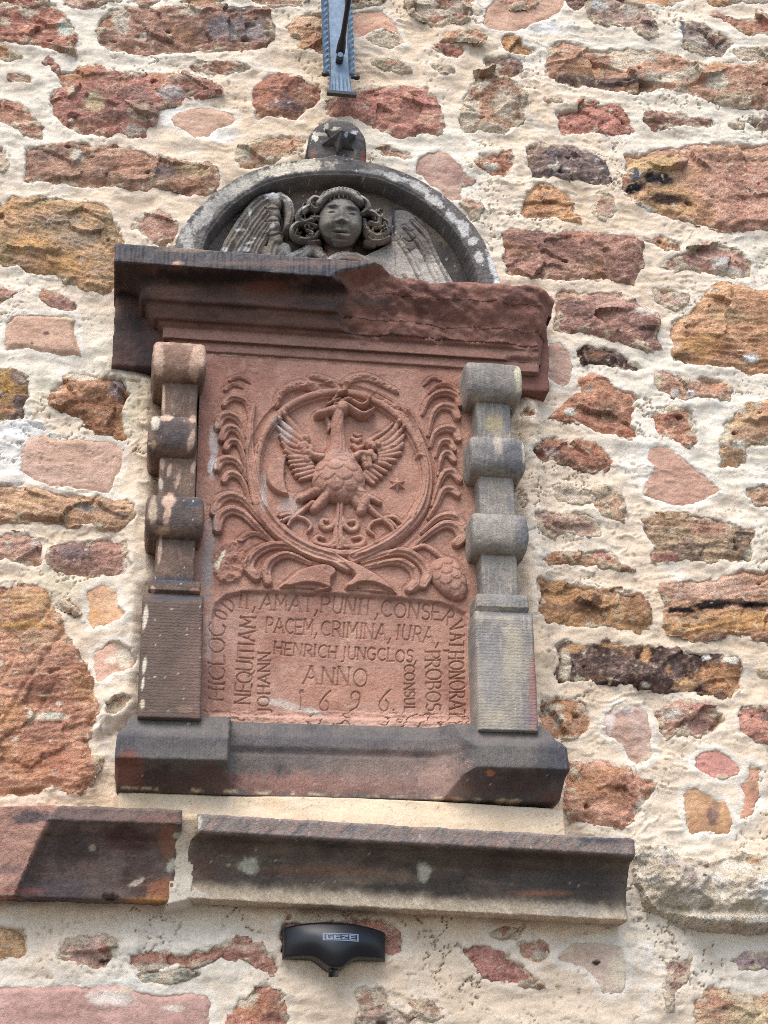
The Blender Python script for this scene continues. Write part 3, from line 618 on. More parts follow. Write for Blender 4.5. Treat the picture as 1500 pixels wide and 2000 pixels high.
for kind, c1, c2, smear, P, patches, proud in STONES:
    kidx += 1
    tooled = kind == 't'; kind = 'l' if tooled else kind
    c1 = lift(c1); c2 = lift(c2); patches = [(*q[:4], lift(q[4]), q[5]) for q in patches]
    sd0 = kidx * 7.77
    w, sd = W.poly(P, .004, pad=.022, warp=.0085 if kind != 'f' else .0042, wfreq=46. if kind != 'f' else 55., seed=sd0)
    if sd.size == 0 or sd.shape[0] < 3 or sd.shape[1] < 3: continue
    x, z = X[w], Z[w]
    size = math.sqrt((sd > 0).sum()) * RW
    a = .25 * math.sin(sd0)                                   # bedding direction
    xr, zr = x * math.cos(a) + z * math.sin(a), -x * math.sin(a) + z * math.cos(a)
    big = fbm2(x * 16 + sd0, z * 20, 3); fin = fbm2(x * 60 + sd0, z * 70, 4, .6)
    rg = ridge2(x * 22 + sd0, z * 30, 4, .55); lay = ridge2(xr * 9 + sd0, zr * 62, 4, .6)
    tilt = (x - x.mean()) * math.sin(sd0 * 3) * .05 + (z - z.mean()) * math.cos(sd0 * 2) * .06
    step_ = np.floor(fbm2(x * 11 + sd0, z * 17, 2) * 3.2) / 3.2   # broken terraces
    # broken facets: every cell keeps a little plane of its own
    nf = int(np.clip((size / .034) ** 2, 2, 26)); fr2 = np.random.RandomState(kidx * 13)
    fx = x + .010 * fbm2(x * 34 + sd0, z * 34, 3); fz = z + .008 * fbm2(x * 34, z * 34 + sd0, 3)
    bd = np.full(x.shape, 9.); fac = np.zeros(x.shape)
    for q in range(nf):
        cx = fr2.uniform(x.min(), x.max()); cz = fr2.uniform(z.min(), z.max())
        dd = np.hypot((fx - cx) * .75, (fz - cz) * 1.25)
        pl = fr2.uniform(-.0035, .0035) + fr2.normal(0, .10) * (fx - cx) + fr2.normal(0, .13) * (fz - cz)
        fac = np.where(dd < bd, pl, fac); bd = np.minimum(bd, dd)
    pr = (proud if proud is not None else {'r': 6, 'l': 6, 'f': 1.5, 'c': 3}[kind]) * .0006
    e = {'r': .016, 'l': .015, 'f': .008, 'c': .010}[kind]
    base = np.clip(.55 * MORT[w], -.002, .05)
    if kind == 'r': h = base + pr * sm(-.002, e, sd) + .0050 * big + .0036 * rg + .0024 * fin + .0036 * step_ + tilt + fac
    elif kind == 'l': h = base + pr * sm(-.002, e, sd) + .0042 * big + .0046 * lay + .0022 * fin + .0030 * step_ + tilt + .7 * fac
    elif kind == 'c': h = base + pr * sm(-.002, e, sd) + .0046 * big + .0052 * rg + .0030 * fin + .7 * fac
    else: h = base + pr * sm(-.001, e, sd) + .0015 * big + .0009 * fin + .4 * tilt
    if tooled:                                            # slanting strokes of the mason's point
        q = (PX[w] * .85 + PY[w] * .53 + 10 * fbm2(x * 8, z * 8, 2)) / 46.
        h = h - .0065 * np.exp(-((q - np.floor(q) - .5) / .085) ** 2) * sm(-.25, .1, fbm2(x * 7 + 3, z * 5, 2)) * sm(1440, 1400, PY[w])
    pk = {'r': 1, 'l': .8, 'c': 1, 'f': .1}[kind]
    hole = sm(.70, .80, noise2(x * 40 + sd0, z * 64)) * sm(.004, .012, sd) * pk
    h = h - .007 * hole - .006 * sm(-.0005, -.006, sd)
    # colours
    m1 = fbm2(x * 13 + sd0, z * 17, 4, .6); m2 = fbm2(xr * 12 + 50 + sd0, zr * (60 if kind == 'l' else 28), 4, .62)
    C = np.empty(x.shape + (3,)); C[:] = lin(c1)
    C = mix(C, lin(c2), sm(-.15, .32, m1))
    l1 = np.array(lin(c1))
    C = mix(C, np.clip(l1 * 1.35 + .02, 0, .8), sm(.12, .5, m2) * (.65 if kind != 'f' else .36))
    C = mix(C, np.array(lin(c2)) * .55, sm(.2, .55, -m2) * (.6 if kind != 'f' else .30))
    fl = fbm2(x * 84 + sd0, z * 110, 3, .65); fl2 = ridge2(xr * 40 + sd0, zr * 90, 3, .6)
    C = mix(C, np.clip(l1 * .55 + lin((226, 196, 162)) * .6, 0, .8), sm(.04, .36, fl) * (.66 if kind != 'f' else .22))
    C = mix(C, np.array(lin(c2)) * .5, sm(.16, .46, -fl) * (.36 if kind != 'f' else .15))
    if kind != 'f': C = mix(C, np.array(lin(c2)) * .42, sm(.55, .85, fl2) * .5 * sm(-.1, .2, m1))
    hue = fbm2(x * 8 + 2 * sd0, z * 8, 2)
    if kind in 'rl':
        C = mix(C, lin((200, 142, 84)), sm(.18, .5, hue) * .45); C = mix(C, lin((120, 84, 76)), sm(.22, .5, -hue) * .4)
    C = mix(C, np.array(lin(c2)) * .3, hole * .7)
    C = paint(C, PX[w], PY[w], patches, sd0, .05, .45)
    # mortar left on the face
    sn = fbm2(x * 30 + sd0, z * 38, 4, .6)
    near = sm(.016, .0, sd)
    sl = sm(.28, .44, sn + .55 * smear - .20 + .50 * near * (.45 + smear))
    if kind == 'f': sl = sl * near
    C = mix(C, lin(CREAM) * (.94 + .1 * m1[..., None]), sl * .93)
    h = h + .0020 * sl
    lim = mix(np.zeros_like(C), lin((232, 218, 192)), np.ones_like(sd))
    C = mix(C, lim, sm(.62, .72, noise2(x * 62 + sd0, z * 80) + .25 * fin) * (.7 if kind != 'f' else .1))
    keep = anyc(sd > -.0055)
    P3 = np.stack([x, -h, z], -1)
    if keep.sum() < 12: continue
    grid_mesh('stone', P3, M_SMOOTH if kind == 'f' else M_RUBBLE, wall, C, keep)
    # the mortar dives under the stone, sometimes leaving a shrinkage gap along the edge
    gap = sm(.0032, .0, np.abs(sd + .0012)) * sm(.05, .3, fbm2(x * 26 + sd0, z * 26, 2)) * (1 if kind != 'f' else .35)
    MORT[w] += (.0022 * sm(.018, .001, np.abs(sd + .006)) + .0015 * sm(.008, .001, np.abs(sd + .003)) * fin) * (1 if kind != 'f' else .6)      # lip squeezed out round the stone
    MORT[w] -= .006 * gap
    MC[w] = mix(MC[w], lin((150, 122, 92)), gap * .6)
    MC[w] = mix(MC[w], lin((240, 232, 216)), sm(.010, .002, np.abs(sd + .006)) * (.55 if kind == 'f' else .22))
    sink[w] = np.maximum(sink[w], sm(.0, .007, sd))
MORT = MORT * (1 - sink) - .022 * sink
keepm = anyc(sink < .995)
grid_mesh('mortar', np.stack([X, -MORT, Z], -1), M_MORTAR, wall, MC, keepm)
del sink
# ------------------------------------------------------------------ lofted mouldings
def loft(name, levels, mat, parent, paintf, tilt=0., step=.003, corner=.003, wear=.0012, wfreq=38., dfun=None, close_top=True, close_bot=True, x0=0., sharp=False):
    """levels = [(z, xl, xr, d)...] from the top down; walls of the solid run back to the wall; dfun(x, z, d) may push the front back"""
    L = []
    for i, a in enumerate(levels[:-1]):
        b = levels[i + 1]
        n = max(1, int(max(abs(a[0] - b[0]), abs(a[3] - b[3]), abs(a[1] - b[1])) / step))
        for k in range(n):
            t = k / n
            L.append([p + (q - p) * t for p, q in zip(a, b)])
    L.append(list(levels[-1]))
    L = np.array(L)
    wid = np.max(L[:, 2] - L[:, 1]); dep = np.max(L[:, 3])
    nf = max(4, int(wid / step)); ns = max(3, int(dep / (step * 1.5)))
    fs = np.linspace(0, 1, nf)
    ss = np.linspace(0, 1, ns)
    z, xl, xr, d = [L[:, i:i + 1] for i in range(4)]
    c = np.minimum(corner, np.maximum(d * .45, 1e-4))
    Xf = xl + c + (xr - xl - 2 * c) * fs[None]
    Df = np.repeat(d, nf, 1)
    Zf = np.repeat(z, nf, 1)
    if dfun is not None: Df = dfun(Xf, Zf, Df)
    dl = np.maximum(Df[:, :1] - c * (d > .004), 0); dr = np.maximum(Df[:, -1:] - c * (d > .004), 0)
    Xl = np.repeat(xl, ns, 1); Dl = dl * ss[None]
    Xr_ = np.repeat(xr, ns, 1); Dr = dr * ss[None, ::-1]
    XX = np.concatenate([Xl, Xf, Xr_], 1); DD = np.concatenate([Dl, Df, Dr], 1); ZZ = np.repeat(z, XX.shape[1], 1)
    P = np.stack([XX, -DD, ZZ + tilt * (XX - x0)], -1)[::-1]          # bottom row first
    if wear > 0:
        gx = np.gradient(P, axis=1); gy = np.gradient(P, axis=0)
        N = np.cross(gx, gy); ln = np.linalg.norm(N, axis=-1, keepdims=True); N = N / np.maximum(ln, 1e-9)
        P = P + N * (wear * (fbm3(P * wfreq, 4, .55) + .6 * fbm3(P * wfreq * 4 + 5, 2)))[..., None] * (ln > 1e-9)
    rows = [P]
    def cap(r):
        q = r.copy(); q[:, 1] = 0.02; return q[None]
    if close_bot: rows.insert(0, cap(P[0]))
    if close_top: rows.append(cap(P[-1]))
    P = np.concatenate(rows, 0)
    x, y = to_px(P)
    return grid_mesh(name, P, mat, parent, paintf(P, x, y))
def lv(x, rows, dxl=None):
    """rows (py, d) read at photo column x -> (z, d)"""
    return [(zz(x, py, d), d) for py, d in rows]

memorial = thing('wall_memorial', 'carved sandstone memorial tablet dated 1696 with cherub pediment, scrolled pilasters and bird relief', 'memorial', (0.33, 0, 2.35))

# ---- cornice, its right half broken off
cx0 = xx(224, 500, .15)
CZ = lv(400, [(488, .150), (523, .150), (526, .136), (548, .112), (562, .103), (574, .101), (585, .104), (592, .100), (594, .094), (606, .088), (622, .080), (628, .077), (629, .072), (636, .068), (642, .062), (644, .060), (664, .060), (665, .052), (676, .046), (692, .040)])
cxr = xx(1090, 600, .11)
lev = []
for z_, d_ in CZ:
    inset = max(0., .150 - d_) * 1.0
    lev.append((z_, cx0 + inset, cxr - .25 * inset, d_))
zc_top, zc_bot = CZ[0][0], CZ[-1][0]
def cornice_break(x, z, d):
    t = np.clip((z - zc_bot) / (zc_top - zc_bot), 0, 1)
    A = np.interp(t, [0, .14, .22, .32, .5, .7, .9, 1.], [.062, .062, .061, .063, .076, .090, .102, .096])
    xb = np.interp(t, [0, .5, .85, .93, 1.], [xx(690, 560, .12), xx(668, 560, .12), xx(700, 540, .14), xx(744, 530, .14), xx(768, 525, .14)])
    rough = .015 * fbm2(x * 9 + 2, z * 14, 3) + .016 * ridge2(x * 8 + z * 13 + 3, z * 7 - x * 6, 3, .5) * sm(.1, .35, t) + .006 * fbm2(x * 60 + z * 30, z * 70, 4) - .002
    low = sm(.20, .10, t)
    end = xx(960, 660, .06)
    brk = A + rough * (1 - .9 * low) + 1.3 * np.maximum(0, xb - x) + low * .06 * sm(end + .02, end - .01, x)
    brk = brk - .05 * sm(cxr - .035, cxr - .002, x) * (1 - .5 * t) - .025 * sm(xx(985, 690, .06) - .005, xx(985, 690, .06) + .02, x) * low
    return np.maximum(np.minimum(d, brk), .052 - .03 * sm(cxr - .03, cxr - .005, x))
def paint_cornice(P, x, y):
    C = np.empty(P.shape); C[:] = lin((112, 84, 72))
    n = fbm3(P * 9, 4, .55); n2 = fbm3(P * np.array([8., 40., 60.]), 3)
    C = mix(C, lin((86, 66, 58)), sm(-.1, .35, n)); C = mix(C, lin((140, 100, 86)), sm(.1, .45, n2) * .5)
    d = -P[..., 1]; z = P[..., 2]
    t = (z - zc_bot) / (zc_top - zc_bot)
    front = sm(.138, .146, d)
    band = sm(.03, .0, np.abs(t - .17)) 
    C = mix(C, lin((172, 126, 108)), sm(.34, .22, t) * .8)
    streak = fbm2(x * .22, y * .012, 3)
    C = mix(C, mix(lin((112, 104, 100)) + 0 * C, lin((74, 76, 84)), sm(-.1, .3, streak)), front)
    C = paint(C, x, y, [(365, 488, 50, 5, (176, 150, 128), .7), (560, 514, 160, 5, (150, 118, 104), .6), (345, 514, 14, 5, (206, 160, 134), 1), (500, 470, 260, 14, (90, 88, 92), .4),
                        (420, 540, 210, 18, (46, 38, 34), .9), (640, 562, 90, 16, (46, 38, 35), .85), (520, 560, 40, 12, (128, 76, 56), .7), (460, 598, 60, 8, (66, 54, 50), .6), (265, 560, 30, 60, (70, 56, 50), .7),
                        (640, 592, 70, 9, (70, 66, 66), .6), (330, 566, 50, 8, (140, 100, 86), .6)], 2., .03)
    # the fresh break
    prof = np.interp(z, [q[0] for q in CZ[::-1]], [q[1] for q in CZ[::-1]])
    br = np.maximum(sm(.002, .007, prof - d) * sm(640, 700, x), sm(780, 800, x) * sm(.25, .30, t))
    cb = np.empty(P.shape); cb[:] = lin((156, 108, 92))
    cb = mix(cb, lin((122, 82, 70)), sm(-.1, .35, n)); cb = mix(cb, lin((182, 136, 118)), sm(.12, .5, fbm2(x * .05 + y * .04, y * .09, 4)) * .6)
    cb = mix(cb, lin((112, 84, 76)), sm(.05, .4, fbm2(x * .02, y * .03 + 8, 3)) * .5)
    C = mix(C, cb, br)
    return C
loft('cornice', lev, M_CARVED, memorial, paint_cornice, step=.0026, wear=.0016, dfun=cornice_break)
# the slab the cornice is cut from, tailed into the wall
sx0, sx1 = xx(220, 680, .045), xx(1076, 720, .045)
slab = [(zz(400, 560, .05), sx0, sx1, .040), (zz(400, 650, .048), sx0, sx1, .038), (zz(400, 716, .045), sx0, sx1 - .004, .036), (zz(400, 722, .04), sx0, sx1 - .006, .034)]
def paint_slab(P, x, y):
    C = np.empty(P.shape); C[:] = lin((112, 84, 74))
    n = fbm3(P * 12, 4)
    C = mix(C, lin((70, 60, 58)), sm(-.2, .3, n)); C = mix(C, lin((140, 94, 80)), sm(850, 950, x))
    return mix(C, lin((108, 72, 62)), sm(.0, .4, n) * sm(850, 950, x))
loft('cornice_slab', slab, M_CARVED, memorial, paint_slab, wear=.003, step=.004)

# ---- plinth with its two blocks
PT = 1398
px0, px1 = xx(223, 1500, .12), xx(1112, 1510, .12)
mid_x = .5 * (px0 + px1)
# heights read on the left block at column 330
pz = lambda y, d: zz(330, y, d)
z_top, z_arr, z_bot = pz(1396, .085), pz(1481, .125), pz(1548, .066)
prof = [(z_top, .078), (pz(1397, .088), .088), (pz(1406, .098), .098), (pz(1416, .103), .103), (pz(1424, .108), .108), (pz(1430, .118), .118), (pz(1438, .124), .124), (pz(1480, .126), .126), (pz(1483, .125), .125), (pz(1498, .104), .104), (pz(1520, .088), .088), (pz(1540, .074), .074), (z_bot, .066)]
lev = [(z_, px0 + max(0, .126 - d_) * (.62 if z_ > z_arr else .10), px1 - max(0, .126 - d_) * (.75 if z_ > z_arr else .06), d_) for z_, d_ in prof]
xa, xb_ = xx(440, 1480, .12), xx(452, 1480, .07)
xc_, xd = xx(842, 1480, .065), xx(958, 1480, .12)
def plinth_front(x, z, d):
    m = 1 - sm(xa, xb_, x) + sm(xc_, xd, x) ** 1.0
    # the middle stretch lies back and starts a little lower
    drop = .018
    zt = np.interp(z + drop * (1 - m) * 0, [z_bot, z_arr, z_top], [0, .45, 1])
    lo = .064 + .006 * sm(.55, .0, zt) * 0
    body = np.interp(z, [z_bot, z_bot + .02, pz(1470, .066), pz(1466, .066), pz(1452, .07), pz(1432, .07), pz(1416, .062), pz(1405, .03), z_top], [.060, .063, .066, .064, .071, .070, .063, .05, .046])
    return np.minimum(d, body + (.14 - body) * m)
def paint_plinth(P, x, y):
    C = np.empty(P.shape); C[:] = lin((112, 106, 100))
    n = fbm3(P * 10, 4); st = fbm2(x * .30, y * .02, 3); hz = fbm2(x * .02, y * .16, 3)
    C = mix(C, lin((82, 80, 84)), sm(-.1, .4, n)); C = mix(C, lin((132, 116, 106)), sm(.05, .4, st) * .45)
    C = paint(C, x, y, [(650, 1530, 300, 26, (168, 122, 106), .9), (760, 1500, 160, 40, (158, 132, 118), .75), (860, 1530, 60, 50, (176, 142, 126), .8), (560, 1480, 140, 20, (128, 112, 104), .6), (640, 1446, 240, 12, (112, 104, 104), .6),
                        (320, 1525, 120, 30, (78, 56, 48), .8), (250, 1505, 30, 40, (150, 92, 70), .75), (1000, 1530, 110, 30, (78, 58, 52), .7), (1085, 1560, 26, 20, (112, 78, 68), .7), (420, 1530, 40, 20, (92, 74, 68), .6),
                        (400, 1505, 40, 14, (112, 76, 62), .5), (958, 1510, 9, 6, (186, 126, 96), 1), (880, 1470, 30, 20, (150, 128, 116), .5), (960, 1440, 50, 10, (120, 108, 104), .5), (340, 1450, 100, 20, (88, 84, 86), .5)], 7., .03)
    C = mix(C, lin((206, 196, 186)), sm(.80, .86, noise2(x * .11, y * .11)) * .7)
    C = mix(C, lin((228, 206, 166)), sm(5, 0, np.abs(y - (1552 + (x - 640) * .033 + 5 * fbm2(x * .05, y * 0, 3)))) * sm(.0, .25, fbm2(x * .03, y * .02 + 4, 3)) * .8)
    return C
loft('plinth', lev, M_TOOLV, memorial, paint_plinth, step=.0026, wear=.0012, dfun=plinth_front, corner=.004)

# ---- the two pilasters
def ring_solid(name, rings, mat, parent, paintf, wear=.001, nx=44, corner_pow=6.):
    """rings = [(z, xl, xr, d, r)...] top down: a front of nearly flat section whose edges round off over r"""
    R = np.array(rings)
    t = np.linspace(-1, 1, nx); t = np.sign(t) * np.abs(t) ** .8
    P = []
    for z, xl, xr, d, r in R[::-1]:
        w = (xr - xl) / 2; c = (xr + xl) / 2
        u = w * t
        e = np.clip((np.abs(u) - (w - r)) / r, 0, 1)
        df = d - r * (1 - np.sqrt(np.clip(1 - e ** 2, 0, 1)))
        k = 6
        side = np.linspace(0, 1, k, endpoint=False)
        P.append(np.concatenate([np.stack([np.full(k, xl), -side * df[0], np.full(k, z)], -1), np.stack([c + u, -df, np.full(nx, z)], -1),
                                 np.stack([np.full(k, xr), -side[::-1] * df[-1], np.full(k, z)], -1)]))
    P = np.array(P)
    gx = np.gradient(P, axis=1); gy = np.gradient(P, axis=0)
    N = np.cross(gx, gy); ln = np.linalg.norm(N, axis=-1, keepdims=True); N = N / np.maximum(ln, 1e-9)
    P = P + N * (wear * (fbm3(P * 30, 4, .55) + .5 * fbm3(P * 120 + 5, 2)))[..., None] * (ln > 1e-9)
    lo = P[0].copy(); hi = P[-1].copy(); lo[:, 1] = hi[:, 1] = .01
    P = np.concatenate([lo[None], P, hi[None]], 0)
    x, y = to_px(P)
    return grid_mesh(name, P, mat, parent, paintf(P, x, y))
def pilaster(side, mat_s, mat_b, paintf):
    root = bpy.data.objects.new('pilaster', None); root.empty_display_size = .03
    if side < 0:
        rolls = [(299, 405, 664, 741, .118), (291, 388, 808, 888, .116), (286, 401, 964, 1048, .116)]
        shafts = [(317, 386, 725, 825), (311, 383, 875, 980), (304, 381, 1030, 1142)]
        cap = (291, 393, 1128, 1162); base = (279, 398, 1160, 268, 393, 1402)
    else:
        rolls = [(911, 1021, 704, 780, .118), (918, 1027, 849, 926, .116), (922, 1033, 999, 1079, .116)]
        shafts = [(931, 998, 765, 862), (936, 1005, 912, 1012), (941, 1011, 1062, 1168)]
        cap = (931, 1033, 1154, 1197); base = (928, 1042, 1195, 936, 1053, 1426)
    put(root, memorial); 
    xm = .5 * (rolls[0][0] + rolls[0][1])
    root.location = (xx(xm, 1150, .1), 0, zz(xm, 1400, .1))
    root.matrix_parent_inverse = Matrix.Identity(4)
    root.location = Vector(root.location) - Vector(memorial.location)
    for i, (xl, xr, y0, y1) in enumerate(shafts):
        d = .088; c = .5 * (xl + xr)
        rings = []
        for k in range(40):
            t = k / 39
            y = y0 + (y1 - y0) * t; off = (-5 if side < 0 else 6) * (t - .5) * .9
            rings.append((zz(c, y, d), xx(xl + off, y, d), xx(xr + off, y, d), d, .004))
        ring_solid('shaft', rings, mat_s, root, paintf, wear=.0012)
    for xl, xr, y0, y1, d in rolls:
        c = .5 * (xl + xr); zt, zb = zz(c, y0, d - .012), zz(c, y1, d - .014)
        rings = []
        for k in range(44):
            a = math.pi * k / 43
            s_ = math.sin(a); co = math.cos(a)
            prof_ = max(s_, 1e-3) ** .62
            z = .5 * (zt + zb) + .5 * (zt - zb) * math.copysign(abs(co) ** .8, co)
            dd = .072 + (d - .072) * prof_
            ins = .011 * (1 - max(s_, 1e-3) ** .55)
            rings.append((z, xx(xl, y0, d) + ins, xx(xr, y0, d) - ins, dd, .011))
        ring_solid('roll', rings, mat_s, root, paintf, wear=.0022)
    rings = []
    xl, xr, y0, y1 = cap; c = .5 * (xl + xr)
    for t in np.linspace(0, 1, 26):
        d = .098 + .006 * math.sin(min(t * 2.2, 1) * math.pi * .5) - .010 * max(0, t - .72) / .28
        ins = .006 * (1 - min(1, t * 5)) + .003 * max(0, t - .7) / .3
        y = y0 + (y1 - y0) * t
        rings.append((zz(c, y, d), xx(xl, y0, d) + ins, xx(xr, y0, d) - ins, d - .02 * (1 - min(1, t * 6)), .006))
    ring_solid('pilaster_cap', rings, mat_s, root, paintf, wear=.0015)
    rings = []
    a0, a1, y0, b0, b1, y1 = base; c = .5 * (a0 + a1)
    for t in np.linspace(0, 1, 90):
        y = y0 + (y1 - y0) * t; d = .108 + .004 * t - .012 * (1 - min(1, t * 16))
        rings.append((zz(c, y, d), xx(a0 + (b0 - a0) * t, y, d), xx(a1 + (b1 - a1) * t, y, d), d, .006))
    ring_solid('pilaster_base', rings, mat_b, root, paintf, wear=.0012)
    return root
def paint_pl(P, x, y):
    C = np.empty(P.shape); C[:] = lin((136, 110, 92))
    n = fbm3(P * 16, 4); st = fbm2(x * .35 + y * .05, y * .03, 4)
    C = mix(C, lin((112, 92, 80)), sm(-.1, .3, n)); C = mix(C, lin((158, 126, 108)), sm(.1, .45, st) * .6)
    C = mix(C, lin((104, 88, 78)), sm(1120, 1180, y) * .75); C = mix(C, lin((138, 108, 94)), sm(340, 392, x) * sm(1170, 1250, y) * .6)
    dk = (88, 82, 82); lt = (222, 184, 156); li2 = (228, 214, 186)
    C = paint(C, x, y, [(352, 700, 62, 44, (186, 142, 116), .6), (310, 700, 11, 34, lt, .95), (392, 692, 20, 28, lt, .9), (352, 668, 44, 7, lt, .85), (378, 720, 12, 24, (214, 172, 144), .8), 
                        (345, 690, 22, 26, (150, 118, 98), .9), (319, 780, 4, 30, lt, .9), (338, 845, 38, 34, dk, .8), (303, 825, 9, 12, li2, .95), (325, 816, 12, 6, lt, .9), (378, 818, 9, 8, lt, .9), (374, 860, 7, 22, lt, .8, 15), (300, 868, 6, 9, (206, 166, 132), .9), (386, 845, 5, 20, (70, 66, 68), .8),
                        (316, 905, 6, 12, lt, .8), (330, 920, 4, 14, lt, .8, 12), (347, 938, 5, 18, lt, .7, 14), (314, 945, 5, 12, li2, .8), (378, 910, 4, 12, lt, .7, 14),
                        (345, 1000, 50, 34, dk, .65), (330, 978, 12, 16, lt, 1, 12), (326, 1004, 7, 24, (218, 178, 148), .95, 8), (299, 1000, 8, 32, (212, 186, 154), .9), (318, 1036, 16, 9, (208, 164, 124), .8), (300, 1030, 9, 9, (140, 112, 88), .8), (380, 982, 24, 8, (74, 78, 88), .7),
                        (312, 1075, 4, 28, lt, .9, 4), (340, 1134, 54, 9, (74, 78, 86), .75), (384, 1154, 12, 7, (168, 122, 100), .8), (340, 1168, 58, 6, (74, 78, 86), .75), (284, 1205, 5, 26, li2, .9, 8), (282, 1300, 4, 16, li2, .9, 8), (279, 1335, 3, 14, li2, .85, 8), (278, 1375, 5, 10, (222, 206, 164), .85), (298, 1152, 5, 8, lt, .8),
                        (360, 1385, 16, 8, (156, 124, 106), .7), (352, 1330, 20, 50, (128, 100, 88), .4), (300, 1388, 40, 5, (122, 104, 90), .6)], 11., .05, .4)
    return mix(C, lin((226, 214, 200)), sm(.70, .78, noise2(x * .16, y * .16)) * .7)
def paint_pr(P, x, y):
    C = np.empty(P.shape); C[:] = lin((160, 150, 136))
    n = fbm3(P * 14, 4); st = fbm2(x * .25, y * .025, 3)
    C = mix(C, lin((136, 130, 124)), sm(-.15, .3, n)); C = mix(C, lin((182, 168, 146)), sm(.0, .4, st) * .7)
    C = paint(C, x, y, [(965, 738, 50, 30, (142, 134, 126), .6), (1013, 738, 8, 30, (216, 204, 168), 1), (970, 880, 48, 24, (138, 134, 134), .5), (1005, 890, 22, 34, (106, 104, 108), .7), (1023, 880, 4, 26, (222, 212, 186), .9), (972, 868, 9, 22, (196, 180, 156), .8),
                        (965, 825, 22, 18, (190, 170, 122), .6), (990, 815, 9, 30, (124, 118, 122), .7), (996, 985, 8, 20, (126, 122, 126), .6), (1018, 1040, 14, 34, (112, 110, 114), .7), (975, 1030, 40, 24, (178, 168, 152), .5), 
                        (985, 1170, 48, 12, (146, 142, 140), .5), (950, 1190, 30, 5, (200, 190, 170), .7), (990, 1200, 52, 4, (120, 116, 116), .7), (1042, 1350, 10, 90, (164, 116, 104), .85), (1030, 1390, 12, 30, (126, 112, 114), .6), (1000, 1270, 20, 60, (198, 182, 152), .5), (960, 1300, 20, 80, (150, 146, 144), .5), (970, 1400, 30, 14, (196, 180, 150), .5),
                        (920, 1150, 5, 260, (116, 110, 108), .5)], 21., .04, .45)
    return C
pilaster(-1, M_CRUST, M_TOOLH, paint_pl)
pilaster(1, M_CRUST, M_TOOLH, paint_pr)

# ---- the two moulded ledge stones below, part of the wall
def ledge(xa, ya, xb, yb, prof, endcut, paintf, tiltv, nm='ledge_stone'):
    zt = zz(xa, ya, prof[0][1])
    z0 = None; lev = []
    for y, d in prof: lev.append((zz(xa, y, d), d))
    dm = max(d for _, d in lev)
    L = [(z_, xx(xa, ya, dm) + endcut[0](z_, d_), xx(xb, yb, dm) - endcut[1](z_, d_), d_) for z_, d_ in lev]
    zl = lev[-4][0]
    def lipcut(x, z, d):                                   # chisel strokes along the lower lip
        k = sm(zl + .022, zl + .004, z)
        return np.maximum(d - k * (.0045 * np.abs(np.sin(x * 62 + z * 60 + 2.5 * fbm2(x * 9, z * 9, 2))) + .004 * np.abs(fbm2(x * 24, z * 20, 3))), .005)
    return loft(nm, L, M_CRUST, wall, paintf, dfun=lipcut, tilt=tiltv, x0=xx(xa, ya, dm), step=.003, wear=.0022, corner=.005)
def paint_ledge(P, x, y):
    C = np.empty(P.shape); C[:] = lin((120, 104, 90))
    n = fbm3(P * 10, 4); hz = fbm2(x * .012, y * .09, 4); st = fbm2(x * .12 + y * .1, y * .03, 3)
    C = mix(C, lin((92, 82, 74)), sm(-.15, .3, n)); C = mix(C, lin((150, 126, 104)), sm(.1, .45, hz) * .6)
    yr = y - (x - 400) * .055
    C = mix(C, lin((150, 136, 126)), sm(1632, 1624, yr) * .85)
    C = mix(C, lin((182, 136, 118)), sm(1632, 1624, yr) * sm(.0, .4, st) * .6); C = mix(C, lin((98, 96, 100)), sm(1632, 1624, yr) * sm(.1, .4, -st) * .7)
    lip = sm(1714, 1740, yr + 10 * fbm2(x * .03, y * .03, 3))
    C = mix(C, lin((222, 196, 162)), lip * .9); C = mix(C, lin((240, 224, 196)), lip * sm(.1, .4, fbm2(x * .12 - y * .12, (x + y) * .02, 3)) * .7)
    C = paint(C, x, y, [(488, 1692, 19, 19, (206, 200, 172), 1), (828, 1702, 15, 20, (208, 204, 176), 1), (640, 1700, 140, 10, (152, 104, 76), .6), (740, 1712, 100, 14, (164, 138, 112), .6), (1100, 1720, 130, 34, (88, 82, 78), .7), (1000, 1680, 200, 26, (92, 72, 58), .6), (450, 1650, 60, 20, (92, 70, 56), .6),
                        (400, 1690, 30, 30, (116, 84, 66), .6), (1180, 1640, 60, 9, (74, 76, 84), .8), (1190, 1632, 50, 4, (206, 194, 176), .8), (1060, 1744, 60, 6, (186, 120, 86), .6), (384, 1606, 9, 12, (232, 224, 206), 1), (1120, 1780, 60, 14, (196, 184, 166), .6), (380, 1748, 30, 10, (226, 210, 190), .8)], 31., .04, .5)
    return mix(C, lin((214, 196, 168)), sm(.66, .76, noise2(x * .12, y * .14)) * sm(.0, .2, fbm2(x * .012, y * .02, 2)) * .8)
PR = [(1590, .112), (1592, .118), (1623, .118), (1627, .112), (1640, .088), (1668, .068), (1700, .057), (1728, .053), (1742, .056), (1754, .058), (1757, .050), (1762, .02)]
RL = ledge(388, 1592, 1240, 1640, PR, (lambda z, d: (d - .118) * .30, lambda z, d: .0), paint_ledge, -.036)
